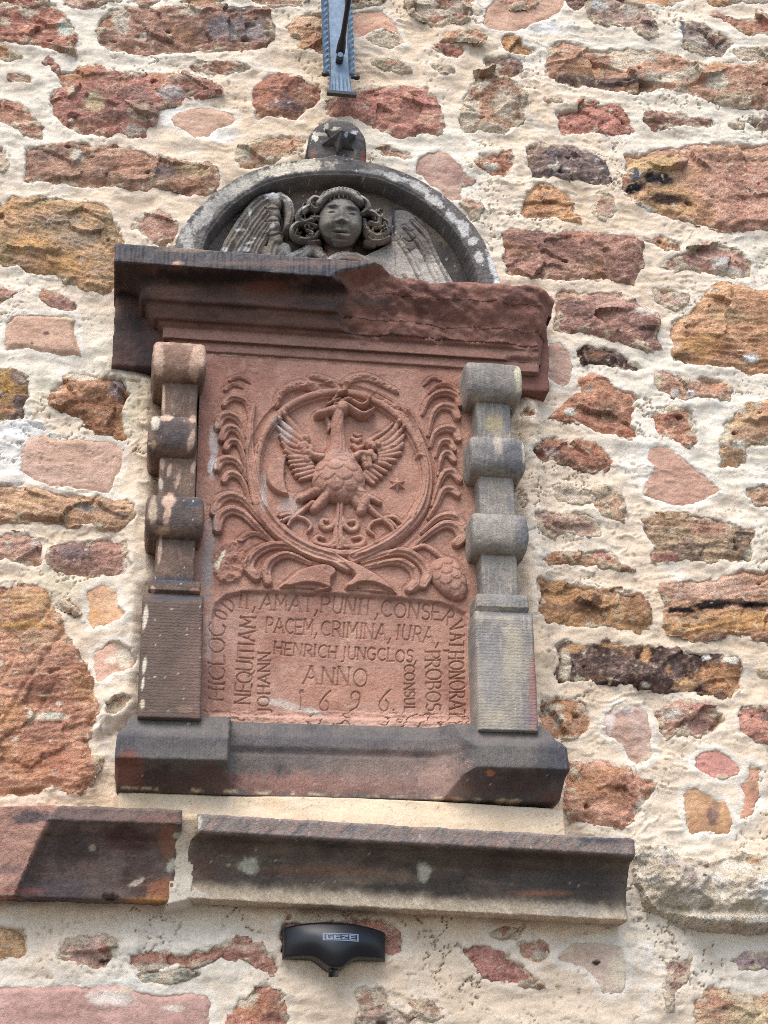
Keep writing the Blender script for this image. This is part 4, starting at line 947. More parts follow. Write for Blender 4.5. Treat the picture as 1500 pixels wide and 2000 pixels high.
def paint_ledge2(P, x, y):
    C = np.empty(P.shape); C[:] = lin((126, 106, 94))
    n = fbm3(P * 10, 4); hz = fbm2(x * .015, y * .12, 4)
    C = mix(C, lin((92, 70, 64)), sm(-.15, .3, n)); C = mix(C, lin((158, 120, 100)), sm(.1, .45, hz) * .7)
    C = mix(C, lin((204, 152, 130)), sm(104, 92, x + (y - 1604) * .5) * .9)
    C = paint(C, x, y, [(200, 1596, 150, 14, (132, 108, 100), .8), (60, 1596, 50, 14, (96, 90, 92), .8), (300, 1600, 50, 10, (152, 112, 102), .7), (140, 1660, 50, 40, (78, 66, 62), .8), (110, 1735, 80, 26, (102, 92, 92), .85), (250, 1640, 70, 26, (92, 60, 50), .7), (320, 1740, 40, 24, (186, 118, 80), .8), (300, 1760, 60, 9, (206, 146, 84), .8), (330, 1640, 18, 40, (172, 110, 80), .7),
                        (345, 1632, 9, 7, (214, 206, 186), 1), (335, 1690, 8, 16, (206, 196, 172), .9, 25), (265, 1724, 16, 5, (218, 198, 170), .9, -25), (180, 1656, 7, 6, (196, 180, 150), .8), (215, 1752, 18, 8, (56, 34, 28), .9), (30, 1700, 40, 12, (130, 108, 104), .6), (40, 1740, 50, 8, (166, 104, 90), .6)], 41., .04, .5)
    return C
PR2 = [(1578, .104), (1580, .110), (1606, .110), (1610, .104), (1640, .078), (1680, .062), (1720, .054), (1745, .052), (1758, .050), (1761, .03), (1764, .01)]
def lcut(z, d): return 0.0
LX0 = xx(104, 1590, .11)
l2 = []
for y, d in PR2: l2.append((zz(250, y, d), d))
L = [(z_, xx(-240, 1600, .1), xx(355, 1600, .11) - (.004 if d_ < .1 else 0), d_) for z_, d_ in l2]
zt2, zb2 = l2[0][0], l2[-3][0]
def left_splay(x, z, d):
    # left of the slanting arris the stone is dressed back to one plane
    t = np.clip((z - zb2) / (zt2 - zb2), 0, 1)
    ar = xx(30, 1750, .055) + (xx(104, 1604, .11) - xx(30, 1750, .055)) * t
    pl = .052 + .058 * sm(0, 1, t) * 1.0
    pl2 = .060 + .050 * t
    back = np.maximum(pl2 - .30 * np.maximum(ar - x, 0), .03)
    return np.where(x < ar, np.maximum(np.minimum(.112, back), .02), d)
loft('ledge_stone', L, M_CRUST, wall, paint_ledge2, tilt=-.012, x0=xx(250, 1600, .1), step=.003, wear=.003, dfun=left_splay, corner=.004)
# the rough pale block that ends the ledge on the right
w_, sd = W.poly(pline('1250,1700 1262,1648 1300,1648 1350,1668 1400,1680 1450,1662 1600,1668 1640,1810 1480,1812 1430,1809 1380,1806 1345,1802 1320,1782 1280,1764'), .04, pad=.03, warp=.008)
x, z = W.U[w_], W.V[w_]
hb = .012 + .040 * sm(0, .045, sd) + .012 * ridge2(x * 16, z * 24, 4, .55) + .010 * fbm2(x * 12, z * 20, 3) + .004 * fbm2(x * 90, z * 90, 2)
lowb = sm(.030, .012, z - (zz(1400, 1806, .05)))
hb = hb * (1 - lowb) + (.05 + .0022 * np.sin((x + z * .8) * 900)) * lowb * sm(-.002, .006, sd) + (1 - sm(-.002, .006, sd)) * hb * lowb
hb -= .03 * sm(-.001, -.006, sd)
C = np.empty(x.shape + (3,)); C[:] = lin((222, 204, 176)); m1 = fbm2(x * 20, z * 30, 4, .6)
C = mix(C, lin((236, 226, 210)), sm(.0, .35, m1)); C = mix(C, lin((176, 152, 128)), sm(.1, .45, -m1) * .8)
C = paint(C, PX[w_], PY[w_], [(1300, 1690, 30, 12, (178, 166, 156), .6), (1330, 1720, 16, 22, (160, 138, 128), .7), (1340, 1752, 10, 9, (150, 140, 138), .7), (1460, 1685, 16, 8, (206, 166, 120), .8), (1430, 1792, 80, 14, (226, 208, 176), .8), (1370, 1698, 5, 5, (84, 70, 60), .9), (1355, 1722, 4, 4, (84, 70, 60), .9)], 3.)
grid_mesh('ledge_stone', np.stack([x, -hb, z], -1), M_RUBBLE, wall, C, anyc(sd > -.006))
# ------------------------------------------------------------------ the carved tablet: bird, wreath, inscription
DP = .046                                   # face of the tablet in front of the wall
PANEL = Frame((0, -DP, 0), (1, 0, 0), (0, 0, 1), (0, -1, 0))
R_ = Ras(PANEL, (392, 676, 946, 1436), .00105)
U, V = R_.U, R_.V
QX, QY = to_px(np.stack([U, np.full_like(U, -DP), V], -1))
base = .0012 * fbm2(U * 18, V * 18, 3) + .0007 * fbm2(U * 90, V * 90, 3, .6)
def ellipse(cx, cy, rx, ry, h=0.):
    c = R_.pts([(cx, cy)], h)[0]
    return np.hypot((U - c[0]) / (rx * PXM), (V - c[1]) / (ry * PXM * 1.07))
# oval field, sunk behind its rim
el = ellipse(667, 921, 152, 149)
base -= .008 * sm(1.0, .98, el)
rimH = .0075 * dome(np.abs(el - 1.062) / .05) + .0018
base -= .0055 * dome(np.abs(el - 1.135) / .05) * sm(1500, 900, QY * 0 + QY)       # groove outside the rim
# the broken hollow at the lower left and the crumbling foot
w, sd = R_.poly(pline('418,1075 440,1052 470,1058 484,1085 480,1120 462,1140 430,1142 416,1120'), 0, pad=.02, warp=.006)
brk = sm(-.002, .006, sd); x, z = U[w], V[w]
base[w] += brk * (.006 + .007 * ridge2(x * 30, z * 30, 4, .6) - .004)
# sunk field of the inscription, with bowed top
FP = pline('409,1398 410,1300 411,1205 418,1178 440,1160 480,1152 560,1152 660,1157 760,1163 850,1172 888,1182 912,1196 916,1260 918,1412')
w, sd = R_.poly(FP, 0, pad=.02, warp=.0012)
base[w] -= .0085 * sm(-.001, .007, sd)
low = np.zeros_like(U)
yl = 1386 + 6 * fbm2(U * 40, V * 0, 3) + 8 * sm(620, 900, QX) + 5 * sm(470, 500, QX) * sm(600, 560, QX)
low = sm(yl - 1.5, yl + 2.5, QY)
base += low * (.004 * fbm2(U * 26, V * 60, 4, .6) + .004 * ridge2(U * 40, V * 70, 3, .6) * sm(640, 480, QX) + .0015 - .004 * sm(680, 420, QX))
crk2 = sm(.05, .0, np.abs(fbm2(U * 30, V * 44, 3))) * sm(.0, .3, fbm2(U * 12, V * 12 + 5, 2)) * sm(1385, 1395, QY)
base -= .005 * crk2
topw = sm(790, 720, QY) * sm(.0, .3, fbm2(U * 14, V * 22, 3))
base += .0022 * np.minimum(fbm2(U * 34 + 5, V * 34, 4, .6) + .1, 0) + topw * .0035 * fbm2(U * 40, V * 70, 4, .6)

# ---- strokes
def add(H, P, h, p=2., k=1., ridge=0., taper=True, fr=0., plate=0.):
    w, t, a, s = R_.stroke(P, h * .6, 6, k)
    v = h * dome(t, p) * (t < 1)
    if plate: v = np.where(t < 1, np.maximum(v, 0), 0)
    if ridge: v = v - ridge * np.cos(np.clip(s, -1, 1) * math.pi * 2.5) * (t < .9)
    if fr: v = v * (1 + fr * fbm2(U[w] * 60, V[w] * 60, 3))
    H[w] = np.maximum(H[w], v)
def curl(H, pts, w0, h, hollow=True, w1=None):
    """one leaf of the palm: rounded band with a raised outer lip, thick at the rolled tip (pts run from tip to stem)"""
    pts = np.array(pts, float); n = len(pts)
    w0 = w0 * 1.06; ww = np.interp(np.linspace(0, 1, n), [0, .15, .5, 1], [w0 * .95, w0 * 1.1, w0 * .95, (w1 if w1 is not None else w0 * .5)])
    P = np.column_stack([pts, ww])
    w, t, a, s = R_.stroke(P, h * .6)
    v = h * dome(t, 2.4) * (t < 1) * (1 - .45 * sm(.6, 1, a))
    if hollow:
        side = 1 if (pts[0][0] < pts[-1][0]) else -1
        v = v * (1 - .38 * sm(-.1, .5, -side * s) * sm(.02, .2, a)) + .0015 * dome(np.abs(t - .7) / .25) * (t < 1)
    v = v * (1 + .10 * fbm2(U[w] * 70, V[w] * 70, 3))
    H[w] = np.maximum(H[w], v)
HP1, HP2 = np.zeros_like(U), np.zeros_like(U)
Lf = [('438,790 444,781 457,776 480,785 487,817', 6), ('426,833 432,815 448,809 468,822 480,850', 8.5), ('434,856 440,840 450,835 466,843 480,874', 8.5), ('441,876 446,866 456,861 469,871 482,915', 7),
      ('424,915 430,901 445,896 464,903 484,934', 8.5), ('438,938 444,928 456,925 473,938 489,980', 7), ('419,1000 424,982 437,970 457,968 480,980 512,1018', 9.5), ('425,1033 428,1012 438,1000 455,995 478,1005 503,1030 534,1058', 9.5), ('468,1056 484,1045 503,1043 526,1056', 5),
      ('440,760 456,750 474,756', 4), ('448,742 468,736 488,746', 3.5)]
for p, w_0 in Lf: curl(HP1, pline(p), w_0, .0125 if w_0 > 5 else .006)
Rf = [('897,790 892,774 868,766 842,776 826,808', 7), ('894,814 886,797 864,793 847,808 837,848', 8), ('896,857 889,840 868,836 850,846 842,870', 7.5), ('887,878 878,863 862,864 852,890', 6.5), ('887,899 877,885 864,891 857,925', 6.5),
      ('898,937 884,921 868,925 857,948 845,985', 7.5), ('894,966 882,955 866,958 854,984 838,1010', 7), ('906,1030 892,1011 873,1006 850,1015 825,1038', 8), ('893,1060 902,1048 891,1029 868,1024 841,1040 808,1067', 9.5),
      ('896,766 880,752 856,752 838,766', 4.5), ('860,742 846,738 828,752', 3.5)]
for p, w_0 in Rf: curl(HP2, pline(p), w_0, .0125 if w_0 > 5 else .006)
def stem(H, P, h, k=3.2):
    w, t, a, s = R_.stroke(P, h * .6)
    v = h * dome(t, 2.6) * (t < 1) + .0011 * np.cos(s * math.pi * k) * (t < .95)
    H[w] = np.maximum(H[w], v * (1 + .06 * fbm2(U[w] * 80, V[w] * 80, 2)))
# left palm: its stem sweeps down and crosses to the right
stem(HP1, pline('497,790,4 489,830,7 489,880,9 494,925,11 505,975,13 524,1015,15 556,1048,15 600,1073,14 645,1088,14 680,1105,14'), .013)
w, sd = R_.poly(pline('655,1080 690,1094 735,1118 772,1150 778,1157 740,1156 700,1150 676,1150 674,1138 690,1124 672,1108'), .010, smooth=3)
HP1[w] = np.maximum(HP1[w], .016 * sm(0, .006, sd) * (sd > 0))
w, sd = R_.poly(pline('682,1147 700,1136 730,1136 760,1148 772,1155 735,1152 705,1149'), .012, smooth=3)
HP1[w] -= .012 * sm(0, .004, sd) * (HP1[w] > .001)
# right palm: stem under the left one
stem(HP2, pline('797,800,4 812,830,5 826,870,8 836,910,10 836,950,11 824,990,13 800,1022,14 765,1052,14 728,1072,13 690,1088,12'), .0115)
w, sd = R_.poly(pline('543,1146 560,1130 590,1108 630,1098 655,1106 660,1120 650,1132 648,1152 610,1152 575,1150'), .008, smooth=3)
HP2[w] = np.maximum(HP2[w], .0125 * sm(0, .006, sd) * (sd > 0))
w, sd = R_.poly(pline('552,1147 590,1136 625,1138 644,1147 610,1151 575,1149'), .010, smooth=3)
HP2[w] -= .008 * sm(0, .004, sd) * (HP2[w] > .001)
# the big lower leaves
for H, p, w_0, h in [(HP1, '500,1126 486,1108 497,1082 530,1065 570,1068 612,1084', 9.5, .012), (HP1, '524,1136 521,1112 533,1093 562,1083 606,1098', 8.5, .0135),
                     (HP2, '826,1142 836,1120 820,1094 790,1077 752,1080 708,1094', 9.5, .012), (HP2, '800,1150 812,1136 808,1115 790,1100 762,1097 716,1106', 8.5, .0135)]:
    curl(H, pline(p), w_0, h)
add(HP2, pline('838,1124,9 832,1134,8'), .012); add(HP2, pline('806,1150,8 816,1142,9'), .012)
add(HP2, pline('806,1072,5 829,1066,6 849,1077,6 868,1092,5'), .008)
# little buds on the stems
add(HP1, pline('503,868,4 500,876,4 502,884,3'), .012); add(HP1, pline('512,980,6 520,992,5'), .014); add(HP2, pline('818,888,5 830,891,5'), .012); add(HP2, pline('812,1000,4 806,1012,5'), .0135)
# worn tips over the oval
for H, p, h in [(HP1, '541,790,5 550,768,7 575,752,9 600,750,10 622,757,8', .010), (HP1, '608,734,5 632,738,6 652,748,7 664,757,5', .008), (HP2, '674,757,5 682,742,8 708,735,9 735,742,8 776,764,5', .009), (HP2, '736,770,4 756,782,6 778,794,5', .008), (HP2, '768,798,6 790,810,6 808,840,6 818,866,5', .0085)]:
    w, t, a, s = R_.stroke(pline(p), h * .6)
    v = h * dome(t, 2.2) * (t < 1) * (1 + .55 * ridge2(U[w] * 50, V[w] * 90, 3, .6) - .3)
    H[w] = np.maximum(H[w], v)
# ---- pine cone
HC = np.zeros_like(U)
c = R_.pts([(880, 1128)], .012)[0]
ca, sa = math.cos(math.radians(62)), math.sin(math.radians(62))
dx, dy = U - c[0], -(V - c[1])
la, lb = (dx * ca + dy * sa) / (.043), (-dx * sa + dy * ca) / (.030)
e = np.hypot(la, lb * (1 + .22 * la))
def scales(a, b, na, nb):
    """overlapping round scales in rows along a; 0..1 height"""
    out = np.full(a.shape, .1); done = np.zeros(a.shape, bool)
    ra = np.floor(a * na)
    for k in (-1, 0, 1):                                   # the row above laps over the row below
        row = ra + k; off = np.where(np.mod(row, 2) < 1, 0., .5)
        bb = b * nb + off; fb = bb - np.floor(bb) - .5
        ta = a * na - row
        r = np.hypot(fb * 1.80, (ta - .35) * .92)
        hit = (r < 1.0) & ~done
        out = np.where(hit, np.clip(.15 + .62 * (ta + .3) / 1.7, 0, 1) * (1 - .35 * r ** 6), out); done |= hit
    return out
HC = np.where(e < 1, .021 * np.sqrt(np.clip(1 - e ** 2.2, 0, 1)) + .0075 * (scales(la * .5 + .5, np.arcsin(np.clip(lb, -1, 1)) / 3.1 + .5, 5.6, 4.0) - .5) * sm(1, .8, e), 0)
# ---- bird
HB = np.zeros_like(U)
b0 = R_.pts([(664, 924)], .016)[0]
dx, dy = (U - b0[0]) / .0475, (V - b0[1]) / .0505
rb = np.hypot(dx * (1 + .12 * np.clip(dy, -1, 1)), dy)
body = np.where(rb < 1, .030 * np.sqrt(np.clip(1 - rb ** 2.1, 0, 1)), 0)
sc_ = scales(.5 - dy * .5, np.arcsin(np.clip(dx / np.sqrt(np.clip(1 - dy ** 2 * .8, .08, 1)), -1, 1)) / 3.14 + .5, 5.4, 4.6)
body = np.where(rb < 1, body + .0075 * (sc_ - .5) * sm(1., .85, rb) * sm(.95, .70, dy), 0)
# wings
for p, h in [('594,852,6 571,823,7 549,800,4', .010), ('592,857,6 563,832,7 544,815,4', .0105), ('588,864,6 562,847,7 543,830,4', .0105), ('586,871,6 562,860,7 548,846,4', .010), ('588,880,6 567,875,6 552,861,4', .010), ('590,888,5 574,886,6 558,876,4', .010),
             ('602,891,6 584,890,6 566,889,5', .012), ('606,896,6 588,897,6 567,898,5', .0125), ('610,902,6 592,905,6 571,906,5', .0125), ('612,909,6 596,913,6 575,916,5', .012), ('614,917,6 598,921,6 580,925,5', .0115), ('614,925,5 602,929,5 587,933,4', .0105),
             ('735,865,6 757,849,8 772,834,7 781,820,5', .010), ('738,871,6 765,857,7 781,841,6 789,832,4', .0105), ('742,876,6 766,868,7 784,854,6 790,846,4', .0105), ('744,883,6 769,876,6 784,868,6 788,862,4', .0105), ('745,888,6 766,885,6 783,881,5', .0105), ('744,894,6 760,894,6 773,895,5', .0105),
             ('738,899,6 754,903,6 764,907,5', .0115), ('732,906,6 743,912,6 755,918,5', .0115), ('724,912,6 735,920,6 746,927,5', .0115), ('717,918,6 727,926,6 737,933,5', .011), ('713,924,6 721,932,6 731,940,5', .0105)]:
    add(HB, pline(p), h, 2.2)
for x, y, r in [(600, 853, 9), (598, 866, 9), (608, 872, 9), (596, 878, 9), (606, 884, 9), (600, 893, 8), (590, 868, 8), (722, 862, 9), (730, 866, 8), (740, 862, 7), (716, 884, 9), (726, 882, 9), (733, 890, 8), (722, 895, 8), (712, 893, 8), (716, 905, 7), (724, 904, 7)]:
    add(HB, [(x - 1, y - 2, r), (x + 1, y + 3, r * .85)], .0165, 2.2)
add(HB, pline('603,880,9 616,886,9 630,888,10'), .019); add(HB, pline('720,884,9 706,882,9 696,888,10'), .019)
add(HB, pline('721,858,6 740,847,5 757,836,4 768,824,3'), .012)
# legs
for p, h in [('634,950,12 612,958,11 592,968,9', .016), ('640,962,12 627,977,11 615,990,9', .018), ('592,963,7 584,970,5', .012), ('612,978,7 593,992,6 579,1004,5', .012), ('700,952,13 712,970,14 708,992,10', .018), ('712,962,8 724,968,7 744,978,5', .013), ('716,980,7 734,998,6 749,1010,5', .012), ('690,962,12 700,978,10', .014)]:
    add(HB, pline(p), h, 2.0, fr=.12)
for p in ['579,1004,4.5 562,1001,4.5 541,1007,3', '578,1006,4.5 562,1009,4.5 547,1018,3', '576,1007,4.5 568,1013,4 563,1025,3', '581,1005,4.5 600,1012,4 609,1024,4 603,1034,3', '749,1010,4.5 770,1006,4.5 787,1019,3', '750,1012,4.5 765,1016,4.5 778,1031,3', '752,1013,4.5 764,1023,4 772,1036,3', '748,1011,4.5 731,1016,4 721,1030,4 731,1041,3']:
    add(HB, [(a_[0], a_[1], a_[2] * 1.1) for a_ in pline(p)], .011, 2.2)
# tail
add(HB, pline('666,975,7 664,1005,8 662,1035,10 664,1058,11 664,1068,5'), .010, 2.2)
w, t, a, s = R_.stroke(pline('665,975,5 664,1005,6 662,1035,8 664,1062,9'), .006); HB[w] -= .003 * (np.abs(s) < .18) * (t < 1) * (HB[w] > .003)
for p in ['662,1006,5 652,1023,5 638,1028,5.5 629,1021,5 631,1012,4 640,1013,4', '668,1006,5 679,1027,5 691,1031,5.5 700,1023,5 695,1014,4 685,1015,4', '659,1048,5 645,1061,5.5 626,1061,6 616,1052,5 622,1044,4 634,1047,3.5', '671,1050,5 686,1063,5.5 705,1061,6 713,1052,5 705,1045,4 692,1047,3.5', '650,1064,4 664,1061,4 678,1064,4']:
    add(HB, [(a_[0], a_[1], a_[2] * 1.15) for a_ in pline(p)], .0085, 2.2)
HB = np.maximum(HB, body)
# neck, head, horns
add(HB, pline('650,900,22 664,893,26 678,900,22'), .0235, 2.3); add(HB, pline('664,792,15 672,790,15'), .0245, 2.2)
w, t, a, s = R_.stroke(pline('664,888,26 664,870,18 662,848,14.5 661,822,13 662,798,13'), .013)
v = .021 * dome(t, 2.1) * (t < 1) + .0016 * ridge2(U[w] * 150, V[w] * 45, 3, .6) * (t < .95)
HB[w] = np.maximum(HB[w], v)
add(HB, pline('672,792,14 655,795,11 638,800,8.5 623,804,8'), .0225, 2.2)
add(HB, pline('640,813,6 644,826,5 642,838,2.5'), .010)
for p in ['640,786,3.5 654,779,4 666,775,3', '652,776,3.5 664,768,4.5 678,766,3', '668,780,6 678,778,6 686,780,4']:
    add(HB, pline(p), .022, 2., fr=.4)
add(HB, pline('680,776,5 693,783,6 706,789,6 716,785,4.5 724,774,2.5'), .0245); add(HB, pline('678,788,5.5 692,797,6.5 708,806,6.5 721,803,5 732,795,2.5'), .0255)
add(HB, pline('655,786,3.5 660,788,3.5'), .026)
for p, h in [('690,852,5 697,856,6 706,853,4', .007), ('692,866,6 700,871,7 710,867,4', .009), ('694,843,4 700,846,4 706,844,3', .005)]:
    add(HB, pline(p), h)
# ---- crescent with a face
HM = np.zeros_like(U)
w, sd = R_.poly(pline('566,882 548,886 531,899 521,917 521,937 530,952 546,962 566,965 561,950 558,935 558,915 560,898'), .006, smooth=4)
HM[w] = .0125 * sm(-.0005, .004, sd) * (sd > 0)
add(HM, pline('553,898,3 551,912,4 552,930,4 556,948,3'), .0045); add(HM, pline('552,914,3 557,918,3 552,922,3'), .006); add(HM, pline('552,934,2.5 557,937,2.5'), .005)
# ---- small star
HS = np.zeros_like(U)
def starfield(cx, cy, rad, n, rot, h, inner=.5):
    c = R_.pts([(cx, cy)], h)[0]
    dx, dy = (U - c[0]) / rad, (V - c[1]) / rad
    r = np.hypot(dx, dy); th = np.mod(np.arctan2(dy, dx) + rot, 2 * math.pi / n) - math.pi / n
    a = math.pi / n - np.abs(th)                     # angle from the nearest point's axis
    # boundary: line from (1,0) to inner vertex at angle pi/n
    ix, iy = inner * math.cos(math.pi / n), inner * math.sin(math.pi / n)
    nx_, ny_ = iy, 1 - ix
    Rb = nx_ / (nx_ * np.cos(a) + ny_ * np.sin(a))
    return np.clip(1 - r / Rb, 0, 1) * h
HS = starfield(779, 938, .0185, 6, math.pi / 6 * 3, .011)

# ---- inscription: a cut alphabet
def arc(cx, cy, rx, ry, a0, a1, n=9):
    return [(cx + rx * math.cos(math.radians(a0 + (a1 - a0) * i / (n - 1))), cy + ry * math.sin(math.radians(a0 + (a1 - a0) * i / (n - 1)))) for i in range(n)]
GL = {
 'I': (.16, [[(.08, 0), (.08, 1)]]), 'H': (.58, [[(.06, 0), (.06, 1)], [(.52, 0), (.52, 1)], [(.06, .5), (.52, .5)]]),
 'A': (.66, [[(.02, 0), (.33, 1)], [(.33, 1), (.64, 0)], [(.17, .42), (.33, .30), (.49, .42)]]), 'L': (.44, [[(.06, 1), (.06, 0)], [(.06, 0), (.42, .02)]]),
 'T': (.56, [[(.28, 0), (.28, 1)], [(.02, 1), (.54, 1)]]), 'E': (.46, [[(.06, 0), (.06, 1)], [(.06, 1), (.42, 1)], [(.06, .5), (.34, .5)], [(.06, 0), (.44, 0)]]),
 'N': (.60, [[(.06, 0), (.06, 1)], [(.06, 1), (.54, 0)], [(.54, 0), (.54, 1)]]), 'M': (.70, [[(.06, 0), (.10, 1)], [(.10, 1), (.35, .35)], [(.35, .35), (.60, 1)], [(.60, 1), (.64, 0)]]),
 'V': (.60, [[(.02, 1), (.30, 0)], [(.30, 0), (.58, 1)]]), 'U': (.56, [[(.06, 1), (.06, .25)] + arc(.28, .25, .22, .25, 180, 360), [(.50, .25), (.50, 1)]]),
 'O': (.66, [arc(.33, .5, .30, .5, 0, 360, 17)]), 'C': (.58, [arc(.34, .5, .30, .5, 50, 310, 13)]), 'G': (.62, [arc(.34, .5, .30, .5, 50, 320, 13), [(.57, .18), (.57, .45), (.42, .45)]]),
 'Q': (.66, [arc(.33, .5, .30, .5, 0, 360, 17), [(.40, .2), (.66, -.12)]]), 'D': (.60, [[(.06, 0), (.06, 1)], [(.06, 1)] + arc(.16, .5, .40, .5, 90, -90, 11) + [(.06, 0)]]),
 'P': (.50, [[(.06, 0), (.06, 1)], [(.06, 1)] + arc(.22, .74, .24, .26, 90, -90, 9) + [(.06, .48)]]), 'R': (.54, [[(.06, 0), (.06, 1)], [(.06, 1)] + arc(.22, .74, .24, .26, 90, -90, 9) + [(.06, .48)], [(.22, .48), (.52, 0)]]),
 'B': (.52, [[(.06, 0), (.06, 1)], [(.06, 1)] + arc(.20, .76, .22, .24, 90, -90, 8) + [(.06, .52)], [(.06, .52)] + arc(.22, .26, .26, .26, 90, -90, 8) + [(.06, 0)]]),
 'S': (.48, [arc(.25, .75, .19, .24, 40, 250, 9) + arc(.24, .26, .20, .26, 70, -140, 9)]), 'J': (.30, [[(.18, 1), (.18, .0)] + arc(.04, .0, .14, .22, 0, -100, 6)]),
 ',': (.20, [[(.14, .10), (.10, -.10), (.02, -.26)]]), '.': (.20, [[(.08, .02), (.12, .06)]]),
 '1': (.20, [[(.10, 0), (.10, 1)], [(.02, .86), (.10, .98), (.20, .88)]]),
 '6': (.60, [[(.56, 1.0), (.30, .74), (.08, .42)] + arc(.28, .26, .22, .26, 150, 430, 13)]), '9': (.60, [arc(.30, .74, .22, .24, 210, -40, 12) + [(.50, .50), (.38, .22), (.04, 0)]]), ' ': (.30, []),
}
CUT = np.zeros_like(U)
def letter(ch, x, y, ux, uy, h, wk=1., width=1.):
    """base point (x, y) px, baseline direction (ux, uy) px, height h px"""
    wd, strokes = GL[ch]
    vx, vy = uy, -ux                                    # letter 'up'
    for st in strokes:
        P = [(x + (a * width) * h * ux + b * h * vx, y + (a * width) * h * uy + b * h * vy) for a, b in st]
        n = len(P)
        lw = 1.75 * wk
        wts = [lw * (1.15 if i in (0, n - 1) else .95) for i in range(n)]
        w, t, a_, s_ = R_.stroke([(*p, q) for p, q in zip(P, wts)], -.008, 1)
        CUT[w] = np.maximum(CUT[w], np.clip(1 - t, 0, 1))
        if len(st) == 2 and ch not in ',.':             # little serifs
            for (px_, py_) in (P[0], P[-1]):
                w, t, a_, s_ = R_.stroke([(px_ - ux * h * .085, py_ - uy * h * .085, lw * .8), (px_ + ux * h * .085, py_ + uy * h * .085, lw * .8)], -.008, 1)
                CUT[w] = np.maximum(CUT[w], np.clip(1 - t, 0, 1) * .8)
lr = np.random.RandomState(5)
def line(txt, x0, y0, x1, y1, h, gap=.16):
    L_ = math.hypot(x1 - x0, y1 - y0); ux, uy = (x1 - x0) / L_, (y1 - y0) / L_
    tot = sum(GL[c_][0] for c_ in txt) * h
    k = L_ / (tot + gap * h * (len(txt) - 1)); p = 0
    for c_ in txt:
        ja, jh = lr.normal(0, .022), lr.normal(1, .03); jx, jy = lr.normal(0, .35), lr.normal(0, .5)
        letter(c_, x0 + ux * p + jx, y0 + uy * p + jy, ux * math.cos(ja) - uy * math.sin(ja), ux * math.sin(ja) + uy * math.cos(ja), h * jh, width=k / jh, wk=lr.uniform(.85, 1.1))
        p += (GL[c_][0] + gap) * h * k
line('IT,', 466, 1187, 500, 1189, 29, .12); line('AMAT,', 508, 1190, 622, 1195, 30, .06); line('PUNIT,', 626, 1195, 740, 1203, 31, .10); line('CONSE', 745, 1203, 860, 1211, 30, .08)
letter('R', 862, 1212, .80, .60, 30); letter('V', 877, 1222, .42, .91, 28, width=.9); letter('A', 880, 1238, .12, .99, 28, width=.75); letter('T', 879, 1254, .0, 1., 28, width=.7); letter(',', 874, 1268, .3, .95, 26)
line('HONORAT', 877, 1272, 880, 1404, 29, .10)
letter('D', 452, 1196, .62, -.78, 29); letter('O', 440, 1213, .45, -.89, 27, width=.8)
line('HICLOC', 437, 1369, 440, 1218, 32, .10)
line('NEQUITIAM', 489, 1376, 500, 1205, 31, .06)
line('PACEM,', 519, 1234, 620, 1240, 29, .06); line('CRIMINA,', 627, 1241, 764, 1250, 29, .08); line('IURA,', 775, 1248, 858, 1258, 29, .14)
line('PROBOS.', 831, 1270, 834, 1398, 29, .08)
line('JOHANN', 526, 1392, 528, 1274, 23, .10)
line('HENRICH', 535, 1277, 658, 1286, 24, .10); line('JUNGCLOS,', 668, 1287, 815, 1293, 24, .08); line('CONSUL', 790, 1298, 791, 1391, 20, .10)
line('ANNO', 593, 1335, 718, 1341, 34, .10)
letter('1', 584, 1386, 1, .04, 38); letter('6', 622, 1388, 1, .04, 40, width=1.0); letter('9', 682, 1389, 1, .04, 40); letter('6', 738, 1388, 1, .04, 42); letter('.', 766, 1388, 1, 0, 30)
CUTH = .0038 * CUT ** .9 * (.85 + .3 * np.clip(fbm2(U * 20, V * 20, 3) + .5, 0, 1)) * (1 - .8 * low)
base -= CUTH

# ---- stone colour of the tablet
def paint_panel(x, y, P):
    C = np.empty(P.shape); C[:] = lin((188, 140, 118))
    n = fbm3(P * 10, 4, .55); n2 = fbm3(P * 40 + 3, 4, .6)
    C = mix(C, lin((172, 122, 102)), sm(-.1, .35, n)); C = mix(C, lin((210, 164, 140)), sm(.08, .4, n2) * .5)
    C = mix(C, lin((220, 174, 152)), sm(1376, 1400, y) * .5)
    C = paint(C, x, y, [(418, 870, 9, 40, (206, 196, 190), .7), (414, 915, 8, 20, (222, 218, 214), .75), (405, 1110, 12, 60, (170, 160, 154), .8), (412, 1040, 14, 40, (176, 160, 150), .7), (566, 984, 22, 20, (196, 178, 166), .6), (515, 960, 8, 44, (210, 196, 186), .6), (552, 838, 16, 26, (206, 190, 180), .6, -35),
                        (590, 1015, 50, 14, (192, 158, 142), .5), (560, 1374, 60, 9, (212, 190, 172), .9, 14), (615, 1388, 22, 5, (196, 182, 168), .9, 20), (668, 1350, 90, 26, (192, 136, 110), .6), (760, 1340, 60, 30, (192, 136, 110), .5), (408, 1240, 8, 60, (206, 186, 172), .5), (432, 1090, 4, 16, (232, 218, 188), 1, 28), (424, 1106, 6, 8, (226, 212, 182), 1),
                        (420, 740, 20, 40, (190, 134, 116), .5), (640, 720, 160, 16, (188, 134, 112), .5), (440, 1220, 34, 60, (206, 160, 142), .5), (664, 905, 20, 10, (206, 162, 146), .6), (660, 888, 40, 8, (196, 158, 144), .5)], 51., .04, .5)
    C = mix(C, lin((226, 212, 184)), sm(2.2, .6, np.abs(y - (691 + (x - 400) * .052 + 3 * fbm2(x * .04, y * 0, 3)))) * sm(-.1, .1, fbm2(x * .03, y * 0 + 3, 3)) * .8)
    return C
tablet = None
mask_field = np.zeros_like(U, bool)
ALL = np.maximum.reduce([HP1, HP2, HB, HC])
